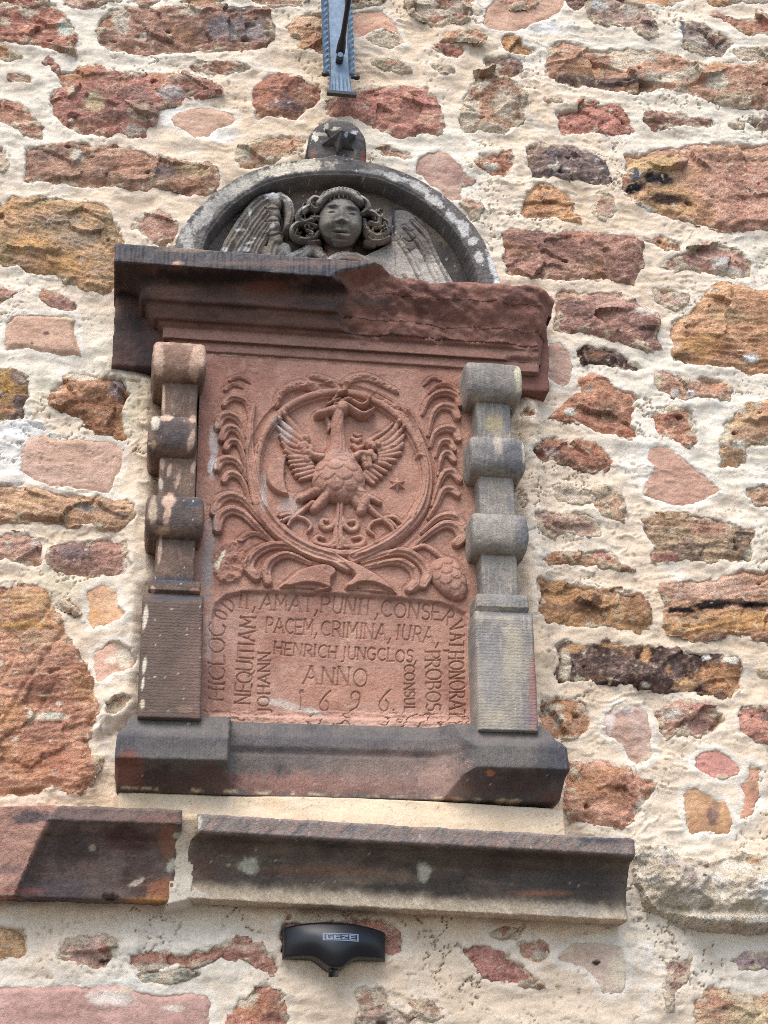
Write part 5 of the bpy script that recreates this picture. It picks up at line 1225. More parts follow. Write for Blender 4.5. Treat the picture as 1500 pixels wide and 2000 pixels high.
near = np.zeros_like(U)
for dj in range(-5, 6):
    for di in range(-5, 6):
        if dj * dj + di * di <= 25: near = np.maximum(near, np.roll(np.roll(ALL, dj, 0), di, 1) > .004)
B = base - .0010 * near * (fbm2(U * 30, V * 30, 2) > -.28)
Ppan = np.stack([U, -(DP + B), V], -1)
Ppan[0, :, 1] = Ppan[-1, :, 1] = 0; Ppan[:, 0, 1] = Ppan[:, -1, 1] = 0
tablet = grid_mesh('relief_tablet', Ppan, M_CARVED, memorial, paint_panel(QX, QY, Ppan) * (1 - .12 * (CUT > .3)[..., None] * 0))
def relief(name, H, parent=tablet, lift=0.):
    m = H > .0006
    Hh = np.where(m, B + H, B - .003)
    Hh = np.where(m, B + H * 1.06, Hh)
    P = np.stack([U, -(DP + Hh), V], -1)
    k = anyc(m)
    j, i = np.where(m)
    sl = (slice(max(j.min() - 2, 0), j.max() + 3), slice(max(i.min() - 2, 0), i.max() + 3))
    P = P[sl]; m2 = m[sl]
    x, y = QX[sl], QY[sl]
    return grid_mesh(name, P, M_CARVED, parent, paint_panel(x, y, P), anyc(m2))
def clean(H): 
    return np.maximum(H, 0)
relief('oval_rim', np.where(rimH > .0019, rimH, 0))
relief('palm_branch', clean(HP1)); relief('palm_branch', np.where(HP1 > HP2 + .001, np.minimum(clean(HP2), 0), clean(HP2)))
relief('pine_cone', clean(HC)); relief('bird', clean(HB)); relief('crescent', clean(HM)); relief('star', clean(HS))
# ------------------------------------------------------------------ the half-round pediment with the cherub
DT = .040
TYM = Frame((0, -DT, 0), (1, 0, 0), (0, 0, 1), (0, -1, 0))
R_ = Ras(TYM, (318, 270, 1010, 625), .00125)
U, V = R_.U, R_.V
QX, QY = to_px(np.stack([U, np.full_like(U, -DT), V], -1))
OUT = pline('336,500 346,462 366,428 396,394 438,361 484,335 540,317 600,308 628,306 655,300 684,306 705,311 760,324 812,345 862,375 906,414 940,458 962,503 978,545 983,568 983,580 336,536')
INN = pline('394,520 402,474 418,444 448,408 494,374 542,354 592,345 640,341 700,343 746,353 794,374 843,406 882,444 910,487 926,522 938,565 942,625 394,560')
wo, so = R_.poly(OUT, .042, pad=.02, smooth=5, warp=.0016)
wi, si = R_.poly(INN, .042, pad=.02, smooth=5, warp=.0016)
SO = np.full_like(U, -1.); SO[wo] = so
SI = np.full_like(U, -1.); SI[wi] = si
rough = .0016 * fbm2(U * 26, V * 26, 4, .55) + .0007 * fbm2(U * 110, V * 110, 3)
tym = rough + .004 * fbm2(U * 7, V * 7, 2) - .004
RH = .042 * sm(.0015, -.003, SI) - .004 * sm(.004, 0, SO) - .004 * sm(-.010, -.004, SI) * sm(.0, -.004, SI)
rimh = np.where(SI < .002, RH + rough * 1.4 + .0025 * np.minimum(0, ridge2(U * 30, V * 30, 3)), 0)
def adds(H, P, h, p=2., ridge=0., fr=0., k=1., z0=0.):
    w, t, a, s = R_.stroke(P, h * .6, 6, k)
    v = z0 + (h - z0) * dome(t, p) * (t < 1)
    v = np.where(t < 1, v, 0)
    if ridge: v = v + ridge * np.cos(s * math.pi * 3) * (t < .9)
    if fr: v = v * (1 + fr * fbm2(U[w] * 50, V[w] * 50, 3))
    H[w] = np.maximum(H[w], v)
# left wing: long feathers, scaled shoulder
HL = np.zeros_like(U)
for p, h in [('532,388,15 506,398,13 482,424,12 456,463,12 438,494,10', .028), ('528,404,13 512,420,11 494,444,11 470,480,11 458,500,10', .026), ('528,424,11 514,440,10 498,462,10 482,492,10', .024), ('528,442,10 516,460,10 502,484,10 496,500,9', .022), ('540,460,14 536,480,14 530,505,14', .020)]:
    adds(HL, pline(p), h, 4.2, -.0016, .16, 1.08)
for x, y, rx, h in [(536, 394, 18, .036), (536, 416, 15, .034), (536, 439, 15, .034), (540, 464, 15, .028), (556, 490, 18, .022), (520, 494, 16, .018)]:
    adds(HL, [(x - 2, y - 5, rx), (x + 2, y + 5, rx * .85)], h, 2.6, 0, .06)
adds(HL, pline('546,386,12 562,398,12 567,420,12 562,446,10'), .038, 2.4, .0015)
for p in ['517,402,1.6 535,409,2 552,405,1.6', '519,425,1.6 534,432,2 550,428,1.6', '520,449,1.6 536,455,2 552,448,1.6', '552,392,1.4 556,420,1.6 555,448,1.4']:
    w, t, a, s = R_.stroke(pline(p), .03); HL[w] -= .008 * np.clip(1 - t, 0, 1) * (HL[w] > .006)
# right wing and shoulder, worn smooth
HR = np.zeros_like(U)
w, sd = R_.poly(pline('757,430 758,416 766,405 780,402 800,406 821,420 838,440 849,462 860,490 874,518 890,545 905,580 880,600 800,600 740,560 700,520 706,496 740,478 757,462'), .022, smooth=4)
HR[w] = (.026 * sm(0, .010, sd) + .006 * sm(0, .04, sd)) * (sd > 0)
HR[w] += (sd > 0) * (.0030 * fbm2(U[w] * 24, V[w] * 24, 4) + .0016 * ridge2(U[w] * 34 + V[w] * 20, V[w] * 14, 3))
for p, dpt in [('769,406,2.2 770,430,2.4 771,456,2', .010), ('771,456,1.2 772,500,1.2 774,540,1', .003), ('790,445,1.6 800,451,1.8 809,446,1.4', .0035), ('788,463,1.8 799,470,2 812,464,1.6', .0045), ('794,484,1.6 802,489,1.8 810,483,1.4', .003), ('783,458,1.2 783,466,1.2', .005)]:
    w, t, a, s = R_.stroke(pline(p), .03); HR[w] -= dpt * np.clip(1 - t, 0, 1) ** .7 * (HR[w] > .006)
for p in ['806,430,4 836,462,4 860,512,4 880,552,3', '790,440,4 822,480,5 846,530,5 858,560,4', '782,470,5 806,510,5 826,556,4', '814,418,4 842,448,4 862,496,4']:
    w, t, a, s = R_.stroke(pline(p), .03); HR[w] += (HR[w] > .006) * (.0034 * dome(t, 2) * (t < 1) - .0030 * np.exp(-((t - 1.15) / .25) ** 2)) * (.6 + .8 * np.clip(fbm2(U[w] * 22, V[w] * 22, 2) + .4, 0, 1))
# drapery at the breast
HD = np.zeros_like(U)
for p, h in [('560,512,20 590,494,14 612,480,11 628,496,12 640,520,16', .026), ('632,520,14 660,502,13 690,502,13 716,514,14', .034), ('716,530,22 740,510,20 765,510,20', .028), ('580,530,24 640,530,24 720,540,26', .028)]:
    adds(HD, pline(p), h, 2.2, .001, .08)
# neck
HN = np.zeros_like(U)
w, t, a, s = R_.stroke(pline('663,455,30 664,485,30 666,510,34'), .02); HN[w] = np.where(t < 1, .022 * dome(t, 2), 0)

def paint_lun(x, y, P):
    C = np.empty(P.shape); C[:] = lin((132, 122, 110))
    n = fbm3(P * 12, 4, .55); st = fbm2(x * .03 + y * .03, y * .1 - x * .03, 4)
    C = mix(C, lin((100, 95, 90)), sm(-.1, .35, n)); C = mix(C, lin((156, 142, 126)), sm(.05, .4, st) * .6)
    return C
def white(C, x, y, P, blobs, seed):
    C = paint(C, x, y, blobs, seed, .05, .75)
    return mix(C, lin((206, 200, 188)), sm(.60, .70, noise2(x * .13, y * .13)) * sm(-.1, .2, fbm2(x * .02, y * .02, 2)) * .8)
WB = [(460, 372, 70, 13, (206, 198, 180), .85, -32), (400, 420, 44, 12, (196, 190, 178), .8, -50), (366, 470, 14, 34, (200, 194, 182), .9), (590, 325, 56, 12, (222, 210, 184), 1, -6), (545, 333, 30, 10, (222, 210, 184), 1, -14), (770, 345, 26, 7, (206, 202, 194), .85, 18), (820, 366, 24, 8, (206, 200, 190), .85, 30), (848, 392, 22, 9, (214, 208, 198), .95, 38),
      (880, 424, 16, 9, (206, 202, 194), .9, 45), (904, 446, 18, 11, (216, 212, 204), .95, 50), (925, 470, 10, 8, (206, 200, 192), .9), (936, 500, 14, 8, (206, 204, 198), .9, 60), (962, 520, 8, 34, (218, 216, 210), 1, -16), (974, 560, 8, 20, (218, 216, 210), .9), (430, 395, 40, 8, (150, 146, 140), .6, -42), (720, 336, 30, 6, (160, 156, 150), .6)]
x, y = to_px(np.stack([U, -(DT + .055) * np.ones_like(U), V], -1))
P = np.stack([U, -(DT + tym), V], -1)
m_t = SO > .003
P[~m_t, 1] = .01
C = paint_lun(QX, QY, P)
C = mix(C, lin((92, 78, 66)), sm(330, 420, QY * 0 + 400) * .5)
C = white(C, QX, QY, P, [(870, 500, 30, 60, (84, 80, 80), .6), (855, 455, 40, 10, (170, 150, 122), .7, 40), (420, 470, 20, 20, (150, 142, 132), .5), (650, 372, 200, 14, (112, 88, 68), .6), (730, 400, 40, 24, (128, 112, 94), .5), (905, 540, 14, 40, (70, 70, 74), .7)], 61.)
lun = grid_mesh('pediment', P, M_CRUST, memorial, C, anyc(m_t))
mr_ = (SO > -.002) & (SI < .003)
Pr = np.stack([U, -(DT + rimh), V], -1)
inside = (SO > 0) & (SI < .0015)
Pr[(SO <= 0), 1] = .01
Pr[(SI >= .0015), 1] = -(DT - .006)
x, y = to_px(Pr)
Cr = paint_lun(x, y, Pr); Cr = mix(Cr, lin((96, 94, 96)), np.full(U.shape, .45))
Cr = white(Cr, x, y, Pr, WB, 71.)
grid_mesh('arch_rim', Pr, M_CRUST, lun, Cr, anyc(inside))
def part(name, H, blobs, seed, parent=lun, dark=0.):
    m = H > .0008
    j, i = np.where(m); sl = (slice(max(j.min() - 2, 0), j.max() + 3), slice(max(i.min() - 2, 0), i.max() + 3))
    Hh = np.where(m, tym + H, tym - .004)[sl]
    P = np.stack([U[sl], -(DT + Hh), V[sl]], -1)
    x, y = to_px(P)
    C = paint_lun(x, y, P)
    C = white(C, x, y, P, blobs, seed)
    return grid_mesh(name, P, M_CRUST, parent, C, anyc(m[sl]))
part('wing', np.maximum(HL, 0), [(536, 382, 26, 6, (206, 204, 200), .85), (560, 388, 10, 6, (200, 196, 190), .8), (530, 442, 7, 5, (232, 232, 228), 1), (488, 414, 4, 9, (220, 216, 208), .9), (470, 449, 12, 3, (216, 212, 206), .9), (486, 474, 12, 3, (214, 210, 204), .9, -15), (440, 488, 6, 5, (206, 200, 190), .9), (480, 486, 14, 6, (190, 186, 178), .8), (570, 490, 24, 16, (150, 150, 150), .7)], 81.)
part('wing', np.maximum(HR, 0), [(740, 500, 46, 34, (176, 164, 150), .9), (800, 520, 60, 30, (190, 178, 164), .9), (850, 540, 40, 26, (196, 186, 172), .95), (770, 490, 26, 20, (170, 158, 144), .7), (800, 430, 34, 30, (104, 102, 102), .6), (768, 430, 5, 26, (64, 68, 78), .9), (820, 455, 26, 30, (120, 108, 98), .6), (880, 560, 20, 20, (206, 200, 190), .8), (850, 560, 60, 10, (196, 188, 176), .7)], 91.)
part('drapery', np.maximum(HD, 0), [(612, 486, 16, 14, (226, 218, 206), .95), (596, 496, 14, 12, (206, 202, 196), .8), (670, 500, 40, 9, (232, 214, 196), 1), (700, 504, 30, 8, (222, 190, 168), .9), (720, 500, 26, 20, (190, 174, 154), .8), (575, 505, 24, 16, (150, 150, 150), .7)], 95.)
part('neck', np.maximum(HN, 0), [(638, 490, 8, 12, (170, 122, 100), .9), (700, 494, 16, 14, (142, 112, 92), .8)], 97.)

# ---- the cherub's head looks down from the gable
tl = math.radians(24)
hN = np.array([-.10, -math.cos(tl), -math.sin(tl)]); hN /= np.linalg.norm(hN)
hU = np.array([1., 0, 0]); hU -= hN * hU.dot(hN); hU /= np.linalg.norm(hU); hV = np.cross(hN, hU)
if hV[2] < 0: hV = -hV
hc = np.array([xx(664, 425, .085), -.085, zz(664, 425, .085)])
HEAD = Frame(hc, hU, hV, hN)
R_ = Ras(HEAD, (560, 338, 782, 520), .0009)
U, V = R_.U, R_.V
def pt(x, y, h=.02): return R_.pts([(x, y)], h)[0]
fc = pt(665, 432, .028)
k_ = math.hypot(*(pt(666, 432) - pt(665, 432)))            # metres per pixel here
fx, fy = (U - fc[0]) / k_, -(V - fc[1]) / (math.hypot(*(pt(665, 433) - pt(665, 432))))   # pixels from the face centre, y down
# face outline: broad cheeks, round chin
wid = 44 - 3.5 * sm(8, 46, fy) * 1.6 - 4 * sm(-10, -44, fy)
rr = np.sqrt((fx / wid) ** 2 + (np.where(fy > 0, fy / 47., fy / 52.)) ** 2)
r2 = (np.abs(fx / wid) ** 2.3 + np.abs(np.where(fy > 0, fy / 47., fy / 54.)) ** 2.3) ** (1 / 2.3)
F = np.where(r2 < 1, .046 * np.sqrt(np.clip(1 - r2 ** 2.4, 0, 1)), -.05)
def gb(x, y, sx, sy, a): return a * np.exp(-(((fx - x) / sx) ** 2 + ((fy - y) / sy) ** 2))
px_ = lambda x: x - 665.
py_ = lambda y: y - 432.
def tube(P, h, p=1.5):
    w, t, a, s = R_.stroke(P, .03, 5)
    o = np.zeros_like(U); o[w] = h * np.exp(-(t ** 2) * p) * (t < 2)
    return o
F = F + gb(px_(667), py_(424), 6.5, 14, 0.00910) + gb(px_(667), py_(434), 7.5, 4.5, 0.01105) + gb(px_(658), py_(436), 4.5, 3.5, 0.00520) + gb(px_(676), py_(436), 4.5, 3.5, 0.00520)      # nose, wings
F = F - gb(px_(648), py_(413), 9, 5.5, 0.00754) - gb(px_(687), py_(414), 9, 5.5, 0.00754)                                                        # sockets
F = F + gb(px_(647), py_(414), 6.5, 3.6, 0.00728) + gb(px_(688), py_(415), 6.5, 3.6, 0.00728)                                                        # eyeballs
F = F + gb(px_(647), py_(403), 12, 3.2, 0.00468) + gb(px_(689), py_(404), 12, 3.2, 0.00468)                                                            # brows
F = F - gb(px_(647), py_(408.5), 8, 1.4, 0.00260) - gb(px_(688), py_(409.5), 8, 1.4, 0.00260) - gb(px_(647), py_(419), 8, 1.3, 0.00286) - gb(px_(688), py_(420), 8, 1.3, 0.00286)  # lids
F = F + gb(px_(640), py_(441), 12, 11, 0.00676) + gb(px_(695), py_(441), 12, 11, 0.00676)                                                              # cheeks
F = F - gb(px_(652), py_(446), 3, 9, 0.00312) - gb(px_(684), py_(446), 3, 9, 0.00312)
F = F - gb(px_(663), py_(439.5), 2.0, 1.6, 0.00520) - gb(px_(671), py_(439.5), 2.0, 1.6, 0.00520)                                                       # nostrils
F = F + gb(px_(668), py_(452), 11, 2.6, 0.00572) + gb(px_(668), py_(460.5), 9.5, 3.0, 0.00728) - gb(px_(668), py_(455.8), 12, 1.5, 0.01105)               # lips and the open mouth
F = F - gb(px_(668), py_(467), 10, 2.4, 0.00338) + gb(px_(668), py_(474), 11, 6, 0.00780) - gb(px_(668), py_(447), 2, 3.5, 0.00182)                        # chin
F = F + .0008 * fbm2(U * 60, V * 60, 4) + .0004 * fbm2(U * 200, V * 200, 2)
def head_col(P, dark=0.):
    x, y = to_px(P)
    C = np.empty(P.shape); C[:] = lin((146, 138, 126))
    n = fbm3(P * 30, 4, .55)
    C = mix(C, lin((116, 110, 104)), sm(-.1, .35, n)); C = mix(C, lin((166, 156, 138)), sm(.1, .4, fbm3(P * 60 + 9, 3)) * .6)
    C = paint(C, x, y, [(640, 438, 12, 12, (146, 138, 122), .6), (694, 438, 14, 12, (142, 132, 114), .6), (666, 430, 7, 14, (112, 114, 116), .5), (674, 458, 8, 3, (206, 200, 186), .8), (640, 398, 22, 6, (96, 96, 98), .5), (632, 470, 18, 12, (74, 70, 68), .7), (704, 470, 12, 14, (76, 70, 66), .6), (665, 470, 16, 7, (130, 120, 110), .5),
                        (596, 411, 6, 9, (220, 216, 206), .9), (616, 398, 12, 9, (140, 128, 114), .6), (612, 448, 5, 4, (214, 206, 194), .8), (730, 445, 18, 14, (198, 178, 156), .9), (735, 460, 16, 10, (206, 188, 166), .9), (748, 420, 8, 4, (216, 190, 164), .9), (722, 430, 14, 12, (116, 112, 110), .5), (710, 385, 4, 4, (206, 204, 198), .8), (708, 395, 8, 10, (120, 116, 112), .5), (580, 450, 8, 16, (128, 118, 92), .5)], 101., .06, .45)
    return C
m = F > -.045
P = HEAD.world(U, V, np.where(m, F, -.05))
cher = grid_mesh('cherub_head', P, M_CRUST, lun, head_col(P), anyc(m))
# hair: a rolled fringe and side curls
HH = np.full_like(U, -.05)
def hair(p, h, z0=-.02, ridge=.0022, pw=2., nr=3):
    w, t, a, s = R_.stroke(pline(p), .02)
    v = z0 + (h - z0) * dome(t, pw) + ridge * np.cos(s * math.pi * nr) * (t < .92)
    HH[w] = np.maximum(HH[w], np.where(t < 1, v, -.05))
hair('624,398,13 640,383,15 662,377,17 686,380,16 704,394,12', .034, ridge=0.)
# combed strands across the fringe
for i in range(10):
    t = i / 9; x0 = 627 + 78 * t; y0 = 391 + 3 * math.sin(t * 9); ang = (t - .5) * 1.3
    x1 = 664 + (x0 - 664) * .80; y1 = 367 + 12 * abs(t - .5) ** 1.6 * 2
    hair(f'{x0},{y0},4.6 {(x0 + x1) / 2 + 2 * ang},{(y0 + y1) / 2 - 2},5 {x1},{y1},4.2', .0338 - .010 * abs(t - .5), ridge=.0, pw=1.8)
for p, h in [('626,388,8 614,386,9 606,396,9 616,408,8 626,402,6', .026), ('612,396,8 600,404,9 588,412,9 584,424,9 594,432,9 610,428,8', .024), ('628,424,7 612,424,8 598,434,8', .022),
             ('618,440,6 600,434,7 584,434,8 572,444,8 574,458,8 590,466,8 606,464,7 610,454,6 600,448,5', .022), ('622,452,7 614,462,7 602,470,7 622,470,7', .018),
             ('706,386,8 716,394,9 718,408,9 708,416,7', .026), ('714,410,8 728,414,9 740,424,9 738,436,8 724,434,8', .024), ('712,428,7 716,444,9 726,456,9 742,458,9 756,448,8 752,434,7', .020), ('716,452,8 724,466,8 742,468,8 760,462,7', .017), ('744,424,6 756,430,6 760,442,6', .016), ('716,470,8 730,474,7', .012)]:
    hair(p, h, ridge=.0016)
hr_ = np.random.RandomState(3)
for cx, cy, ex, ey, n in [(600, 418, 16, 22, 16), (596, 450, 20, 14, 16), (730, 420, 16, 16, 14), (738, 452, 24, 14, 20)]:
    for i in range(n):
        a0 = hr_.uniform(0, 6.28); rr0 = hr_.uniform(.1, 1) ** .6; x0 = cx + ex * rr0 * math.cos(a0); y0 = cy + ey * rr0 * math.sin(a0)
        a1 = hr_.uniform(0, 6.28); l_ = hr_.uniform(4, 8); bend = hr_.choice([-1, 1]) * 1.4
        hair(f'{x0},{y0},{hr_.uniform(2.6, 4.4)} {x0 + l_ * math.cos(a1)},{y0 + l_ * math.sin(a1)},3.8 {x0 + l_ * math.cos(a1) + l_ * .8 * math.cos(a1 + bend)},{y0 + l_ * math.sin(a1) + l_ * .8 * math.sin(a1 + bend)},2.6', hr_.uniform(.014, .026), ridge=.0008, pw=1.8)
HH += np.where(HH > -.04, .0030 * fbm2(U * 60, V * 60, 4), 0)
m = HH > -.045
P = HEAD.world(U, V, np.where(m, HH, -.06))
grid_mesh('hair', P, M_CRUST, lun, head_col(P), anyc(m))

# ---- finial on the crown with its six-pointed star
DF = .078
FIN = Frame((0, -DF, 0), (1, 0, 0), (0, 0, 1), (0, -1, 0))
R_ = Ras(FIN, (594, 218, 728, 332), .0010)
U, V = R_.U, R_.V
w, sd = R_.poly(pline('610,326 604,300 603,272 607,255 616,243 630,234 646,229 664,228 684,232 701,241 712,256 717,276 717,304 711,328'), .0, smooth=4, warp=.002, pad=.02)
SD = np.full_like(U, -1.); SD[w] = sd
H = .016 * np.sqrt(np.clip(1 - (1 - np.clip(SD / .030, 0, 1)) ** 2, 0, 1)) - .016 + .0024 * fbm2(U * 40, V * 40, 4) 
H -= .010 * sm(.55, .9, (zz(660, 243, DF) - V) * 0) 
P = np.stack([U, -(DF + H), V], -1); P[SD < 0, 1] = .01
x, y = to_px(P)
C = paint_lun(x, y, P); C = mix(C, lin((74, 72, 74)), np.full(U.shape, .72))
C = white(C, x, y, P, [(616, 268, 6, 9, (226, 220, 200), 1), (628, 262, 14, 4, (190, 182, 158), .9), (638, 250, 6, 8, (190, 180, 154), .8), (660, 252, 12, 4, (216, 206, 182), .9, 15), (690, 258, 8, 3, (176, 180, 186), .7), (692, 262, 4, 4, (196, 190, 184), .7), (612, 300, 8, 9, (130, 96, 80), .7), (710, 306, 6, 14, (130, 74, 56), .8), (690, 300, 10, 10, (128, 114, 98), .6)], 111.)
fin = grid_mesh('finial', P, M_CRUST, memorial, C, anyc(SD > 0))
c = R_.pts([(664, 268)], .012)[0]
rad = .036
dx, dy = (U - c[0]) / rad, (V - c[1]) / rad
r = np.hypot(dx, dy * 1.05); n_ = 6; rot_ = math.radians(-22)
th = np.mod(np.arctan2(dy, dx) + rot_, 2 * math.pi / n_) - math.pi / n_
a = math.pi / n_ - np.abs(th)
ix, iy = .56 * math.cos(math.pi / n_), .44 * math.sin(math.pi / n_)
Rb = iy / (iy * np.cos(a) + (1 - ix) * np.sin(a))
St = np.clip(1 - r / Rb, 0, 1)
m = St > 0.0
Hs = np.where(m, .005 + .030 * St, -.012)
P = np.stack([U, -(DF + Hs), V], -1); x, y = to_px(P)
C = paint_lun(x, y, P); C = mix(C, lin((82, 78, 78)), np.full(U.shape, .65))
C = paint(C, x, y, [(676, 262, 4, 6, (196, 208, 222), 1), (668, 266, 5, 6, (112, 122, 138), .8), (652, 252, 8, 4, (206, 200, 186), .8)], 113.)
grid_mesh('star', P, M_CRUST, fin, C, anyc(m))
# ------------------------------------------------------------------ wrought-iron bracket above, its foot just over the finial
M_IRON = plain_mat('blue-grey painted iron', (.17, .245, .33), rough=.42, bump=(90, .0007), vary=.28)
M_BLACK = plain_mat('black iron', (.018, .014, .015), rough=.45, bump=(200, .0004))
bracket = thing('iron_bracket', 'blue-grey iron bracket with twisted side bars and black stay rod above the memorial', 'bracket', (xx(664, 100, .05), 0, zz(664, 100, .05)))
def lerp(a, b, t): return a + (b - a) * t
def sweep(name, pts, rad, mat, parent, n=10, prof=None, twist=0., caps=True):
    """tube through world points; prof = list of (x, y) for a bar of that section"""
    pts = np.array(pts, float); m = len(pts)
    rad = np.broadcast_to(np.asarray(rad, float), (m,))
    if prof is None: prof = [(math.cos(2 * math.pi * i / n), math.sin(2 * math.pi * i / n)) for i in range(n)]
    prof = np.array(prof); n = len(prof)
    T = np.gradient(pts, axis=0); T /= np.linalg.norm(T, axis=1)[:, None]
    Vv = []
    L_ = np.concatenate([[0], np.cumsum(np.linalg.norm(np.diff(pts, axis=0), axis=1))])
    for i in range(m):
        ref = np.array([0, -1., 0]) if abs(T[i][1]) < .9 else np.array([1., 0, 0])
        A_ = np.cross(T[i], ref); A_ /= np.linalg.norm(A_); B_ = np.cross(T[i], A_)
        a = twist * L_[i]; ca, sa = math.cos(a), math.sin(a)
        for q in prof:
            qx, qy = q[0] * ca - q[1] * sa, q[0] * sa + q[1] * ca
            Vv.append(pts[i] + rad[i] * (qx * A_ + qy * B_))
    F = []
    for i in range(m - 1):
        for k in range(n):
            F.append((i * n + k, i * n + (k + 1) % n, (i + 1) * n + (k + 1) % n, (i + 1) * n + k))
    F.append(tuple(range(n - 1, -1, -1))); F.append(tuple((m - 1) * n + k for k in range(n)))
    return make_mesh(name, np.array(Vv), F, mat, parent, None, smooth=(len(prof) > 6))
def wp(px, py, d): return np.array([xx(px, py, d), -d, zz(px, py, d)])
ztop = zz(660, -160, .05)
def bar_pts(xa, ya, xb, yb, d, n=60, up=.34):
    a, b = wp(xa, ya, d), wp(xb, yb, d)
    dirv = (b - a) / np.linalg.norm(b - a)
    b2 = b + dirv * up
    return [lerp(a, b2, t) for t in np.linspace(0, 1, n)]
# the flat plate, fluted towards its foot
a, b = wp(666, 181, .050), wp(657, 0, .050)
dirv = (b - a) / np.linalg.norm(b - a); Lp = np.linalg.norm(b - a) + .34
nx_, ny_ = 41, 120
gv = []
for j in range(ny_):
    t = j / (ny_ - 1); cpos = a + dirv * Lp * t
    hw = .0200 - .0012 * min(t * 3, 1) + .0022 * math.exp(-t * Lp / .03)
    for i in range(nx_):
        s = -1 + 2 * i / (nx_ - 1)
        fl = 0.
        dist = Lp * t
        for k, (sx, ln) in enumerate([(-.72, .030), (-.42, .040), (-.05, .055), (.34, .036), (.70, .040)]):
            fl += .0030 * math.exp(-((s - sx) / .09) ** 2) * max(0, 1 - dist / ln)
        edge = .004 * max(0, (abs(s) - .9) / .1)
        gv.append(cpos + np.array([s * hw, fl + edge - .002, 0]))
gv = np.array(gv).reshape(ny_, nx_, 3)
back = gv.copy(); back[..., 1] += .009
full = np.concatenate([back[:, :1], gv, back[:, -1:]], 1)
full = np.concatenate([np.concatenate([back[:1, :1], back[:1], back[:1, -1:]], 1), full], 0)
grid_mesh('plate', full, M_IRON, bracket)
sq = [(-1, -1), (1, -1), (1, 1), (-1, 1)]
sweep('twisted_bar', bar_pts(638, 142, 633, 0, .056, 240), .0046, M_IRON, bracket, prof=sq, twist=110.)
sweep('twisted_bar', bar_pts(688.5, 146, 683, 0, .056, 240), .0046, M_IRON, bracket, prof=sq, twist=110.)
for x, y, sx in ((635.5, 145.5, -1), (694.5, 151.5, 1)):
    c = wp(x, y, .062)
    pts = [c + np.array([-.007 * sx, .006, .004]), c + np.array([-.003 * sx, 0, .001]), c + np.array([.002 * sx, -.002, -.001]), c + np.array([.0075 * sx, -.001, -.0015])]
    sweep('scroll_end', pts, [.0028, .0046, .0056, .0036], M_BLACK, bracket, n=12)
# stop bar at the foot
f0, f1 = wp(638.5, 181, .060), wp(696, 187, .060)
f1[2] = f0[2]
hx = [f0 + (f1 - f0) * t for t in np.linspace(0, 1, 8)]
sweep('foot_bar', hx, .0044, M_BLACK, bracket, prof=[(-.75, -1.2), (.75, -1.2), (.75, 1.2), (-.75, 1.2)])
# stay rod with its socket, leaning out from the wall
r0 = wp(664.5, 104, .062); r1 = wp(681, 0, .155)
dr = (r1 - r0); ln = np.linalg.norm(dr); dr /= ln
pts = [r0 + dr * s for s in (0, .012, .024, .034, .05, ln, ln + .32)]
sweep('stay_rod', pts, [.0088, .0090, .0078, .0058, .0052, .0050, .0050], M_BLACK, bracket, n=16)
c = wp(663, 117, .060)
nut = []
sweep('bolt', [c + np.array([0, .008, .003]), c + np.array([0, -.012, -.001])], .0078, M_BLACK, bracket, n=6)
bolt2 = sweep('bolt_head', [c + np.array([0, -.0122, .0015]), c + np.array([0, -.0150, .001])], .0060, M_IRON, bracket, n=6)

# ------------------------------------------------------------------ motion sensor under the ledge
M_PLASTIC = plain_mat('black plastic', (.006, .006, .008), rough=.36, bump=(900, .00008), spec=.5)
M_LOGO = plain_mat('printed silver', (.17, .22, .29), rough=.45)
sx_, sz_ = float(np.mean([xx(555, 1840, .05), xx(757, 1840, .05)])), zz(656, 1842, .05)
sensor = thing('motion_sensor', 'black plastic door motion sensor with lettering mounted under the stone ledge', 'sensor', (sx_, 0, sz_))
DS = .040
nx_, nz_ = 90, 50
def sens(u, v):
    """u -1..1 across, v 0 (top) .. 1 (bottom)"""
    xl, xr = 554.5, 757.5
    x = xl + (xr - xl) * (u + 1) / 2
    top = 1808 + (x - xl) * .048 - 11.5 * (1 - u * u)
    bot = 1868 + (x - xl) * .022 + 24 * np.exp(-(np.abs((u + .02) / .30)) ** 2.6)
    y = top + (bot - top) * v
    d = .016 + .034 * (1 - np.abs(u) ** 2.2) ** .75 * (.72 + .28 * np.sin(np.clip(v, 0, 1) * math.pi)) + .008 * np.exp(-(u / .3) ** 2) * v
    e = np.minimum(np.minimum(v, 1 - v) * 14, np.minimum(1 + u, 1 - u) * 26); e = np.clip(e, 0, 1)
    d = d - .007 * (1 - np.sqrt(1 - (1 - e) ** 2))
    return x, y, d
uu, vv = np.meshgrid(np.linspace(-1, 1, nx_), np.linspace(1, 0, nz_))
x, y, d = sens(uu, vv)
X0, Z0 = uv(x, y, .034)
P = np.stack([X0, -d, Z0], -1)
pad = np.pad(P, ((1, 1), (1, 1), (0, 0)), mode='edge'); pad[0, :, 1] = pad[-1, :, 1] = 0; pad[:, 0, 1] = pad[:, -1, 1] = 0
grid_mesh('housing', pad, M_PLASTIC, sensor)
def on_sens(px, py, off):
    """point on the front of the housing seen at that pixel"""
    u = (px - 554.5) / 203 * 2 - 1
    dd = .05
    for _ in range(4):
        top = 1808 + (px - 554.5) * .048 - 11.5 * (1 - u * u); bot = 1868 + (px - 554.5) * .022 + 24 * math.exp(-(abs((u + .02) / .30)) ** 2.6)
        v = (py - top) / (bot - top)
        dd = float(sens(np.array(u), np.array(v))[2])
    x_, z_ = uv(px, py, .034)
    return np.array([float(x_), -(dd + off), float(z_)])
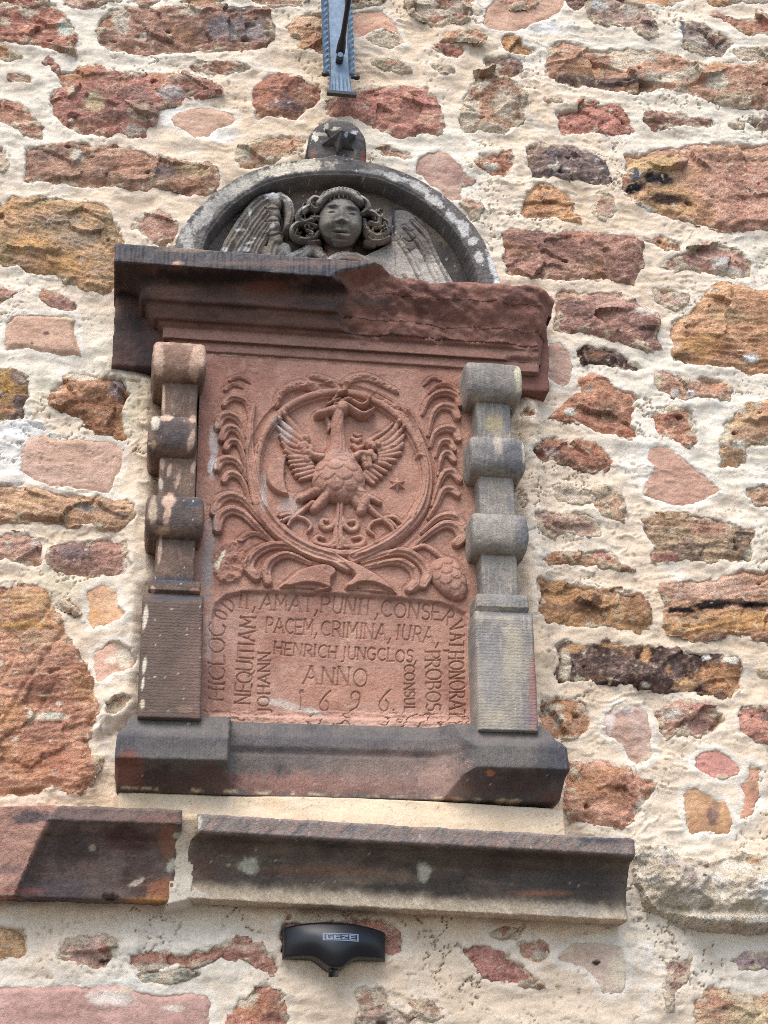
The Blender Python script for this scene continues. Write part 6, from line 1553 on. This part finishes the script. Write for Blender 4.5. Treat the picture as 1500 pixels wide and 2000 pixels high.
def ribbon(name, polys, mat, parent, off=.0008):
    Vv, F = [], []
    for (xa, ya, xb, yb) in polys:                     # axis-aligned bars in pixels, with a slight lean
        n = 6; b0 = len(Vv)
        for i in range(n + 1):
            xq = xa + (xb - xa) * i / n
            Vv.append(on_sens(xq, yb + (xq - 662) * .030, off)); Vv.append(on_sens(xq, ya + (xq - 662) * .030, off))
        for i in range(n): F.append((b0 + 2 * i, b0 + 2 * i + 2, b0 + 2 * i + 3, b0 + 2 * i + 1))
    return make_mesh(name, np.array(Vv), F, mat, parent, smooth=True)
fx0, fx1, fy0, fy1 = 628, 698, 1826, 1841
ribbon('logo_frame', [(fx0, fy0, fx1, fy0 + 1.9), (fx0, fy1 - 1.9, fx1, fy1), (fx0, fy0 + 1.9, fx0 + 3.4, fy1 - 1.9), (fx1 - 3.4, fy0 + 1.9, fx1, fy1 - 1.9)], M_LOGO, sensor)
def bars(x0, w, y0, y1, spec):
    h = y1 - y0
    return [(x0 + a * w, y0 + b * h, x0 + c_ * w, y0 + e * h) for a, b, c_, e in spec]
GE = {'G': [(0, 0, .26, 1), (.26, 0, 1, .2), (.26, .8, 1, 1), (.74, .48, 1, .8), (.5, .48, .74, .66)], 'E': [(0, 0, .26, 1), (.26, 0, 1, .2), (.26, .4, .9, .6), (.26, .8, 1, 1)], 'Z': [(0, 0, 1, .2), (.66, .2, 1, .38), (.4, .36, .74, .52), (.2, .5, .5, .66), (0, .64, .34, .8), (0, .8, 1, 1)]}
lx = 634.5
for ch in 'GEZE':
    ribbon('logo_letter', bars(lx, 12.6, 1829.2, 1838.2, GE[ch]), M_LOGO, sensor, .0009); lx += 15.0
pn = [np.array([xx(651, 1882, .03), -.034, zz(651, 1884, .03)]), np.array([xx(651, 1900, .03), -.034, zz(651, 1909, .03)])]
sweep('lens_peg', [pn[0] + np.array([-.004, 0, 0]), pn[1] + np.array([-.004, 0, 0])], .0042, M_PLASTIC, sensor, n=10)
sweep('cable_peg', [pn[0] + np.array([.0045, .004, 0]), pn[1] + np.array([.0045, .004, .001])], .0036, plain_mat('grey rubber', (.16, .14, .11), rough=.6), sensor, n=10)
# ------------------------------------------------------------------ ground in front of the wall
gx, gy = np.meshgrid(np.concatenate([[-400], np.linspace(-8, 8, 30), [400]]), np.concatenate([[-800], np.linspace(-12, .02, 30)]))
gz = .004 * fbm2(gx * 2, gy * 2, 2)
gcol = np.empty(gx.shape + (3,)); gcol[:] = (.13, .12, .11)
g = grid_mesh('ground', np.stack([gx, gy, gz], -1), stone_mat('dark cobbled paving', [(9, 4, .004)], vary=.25), None, gcol)
g['kind'] = 'structure'
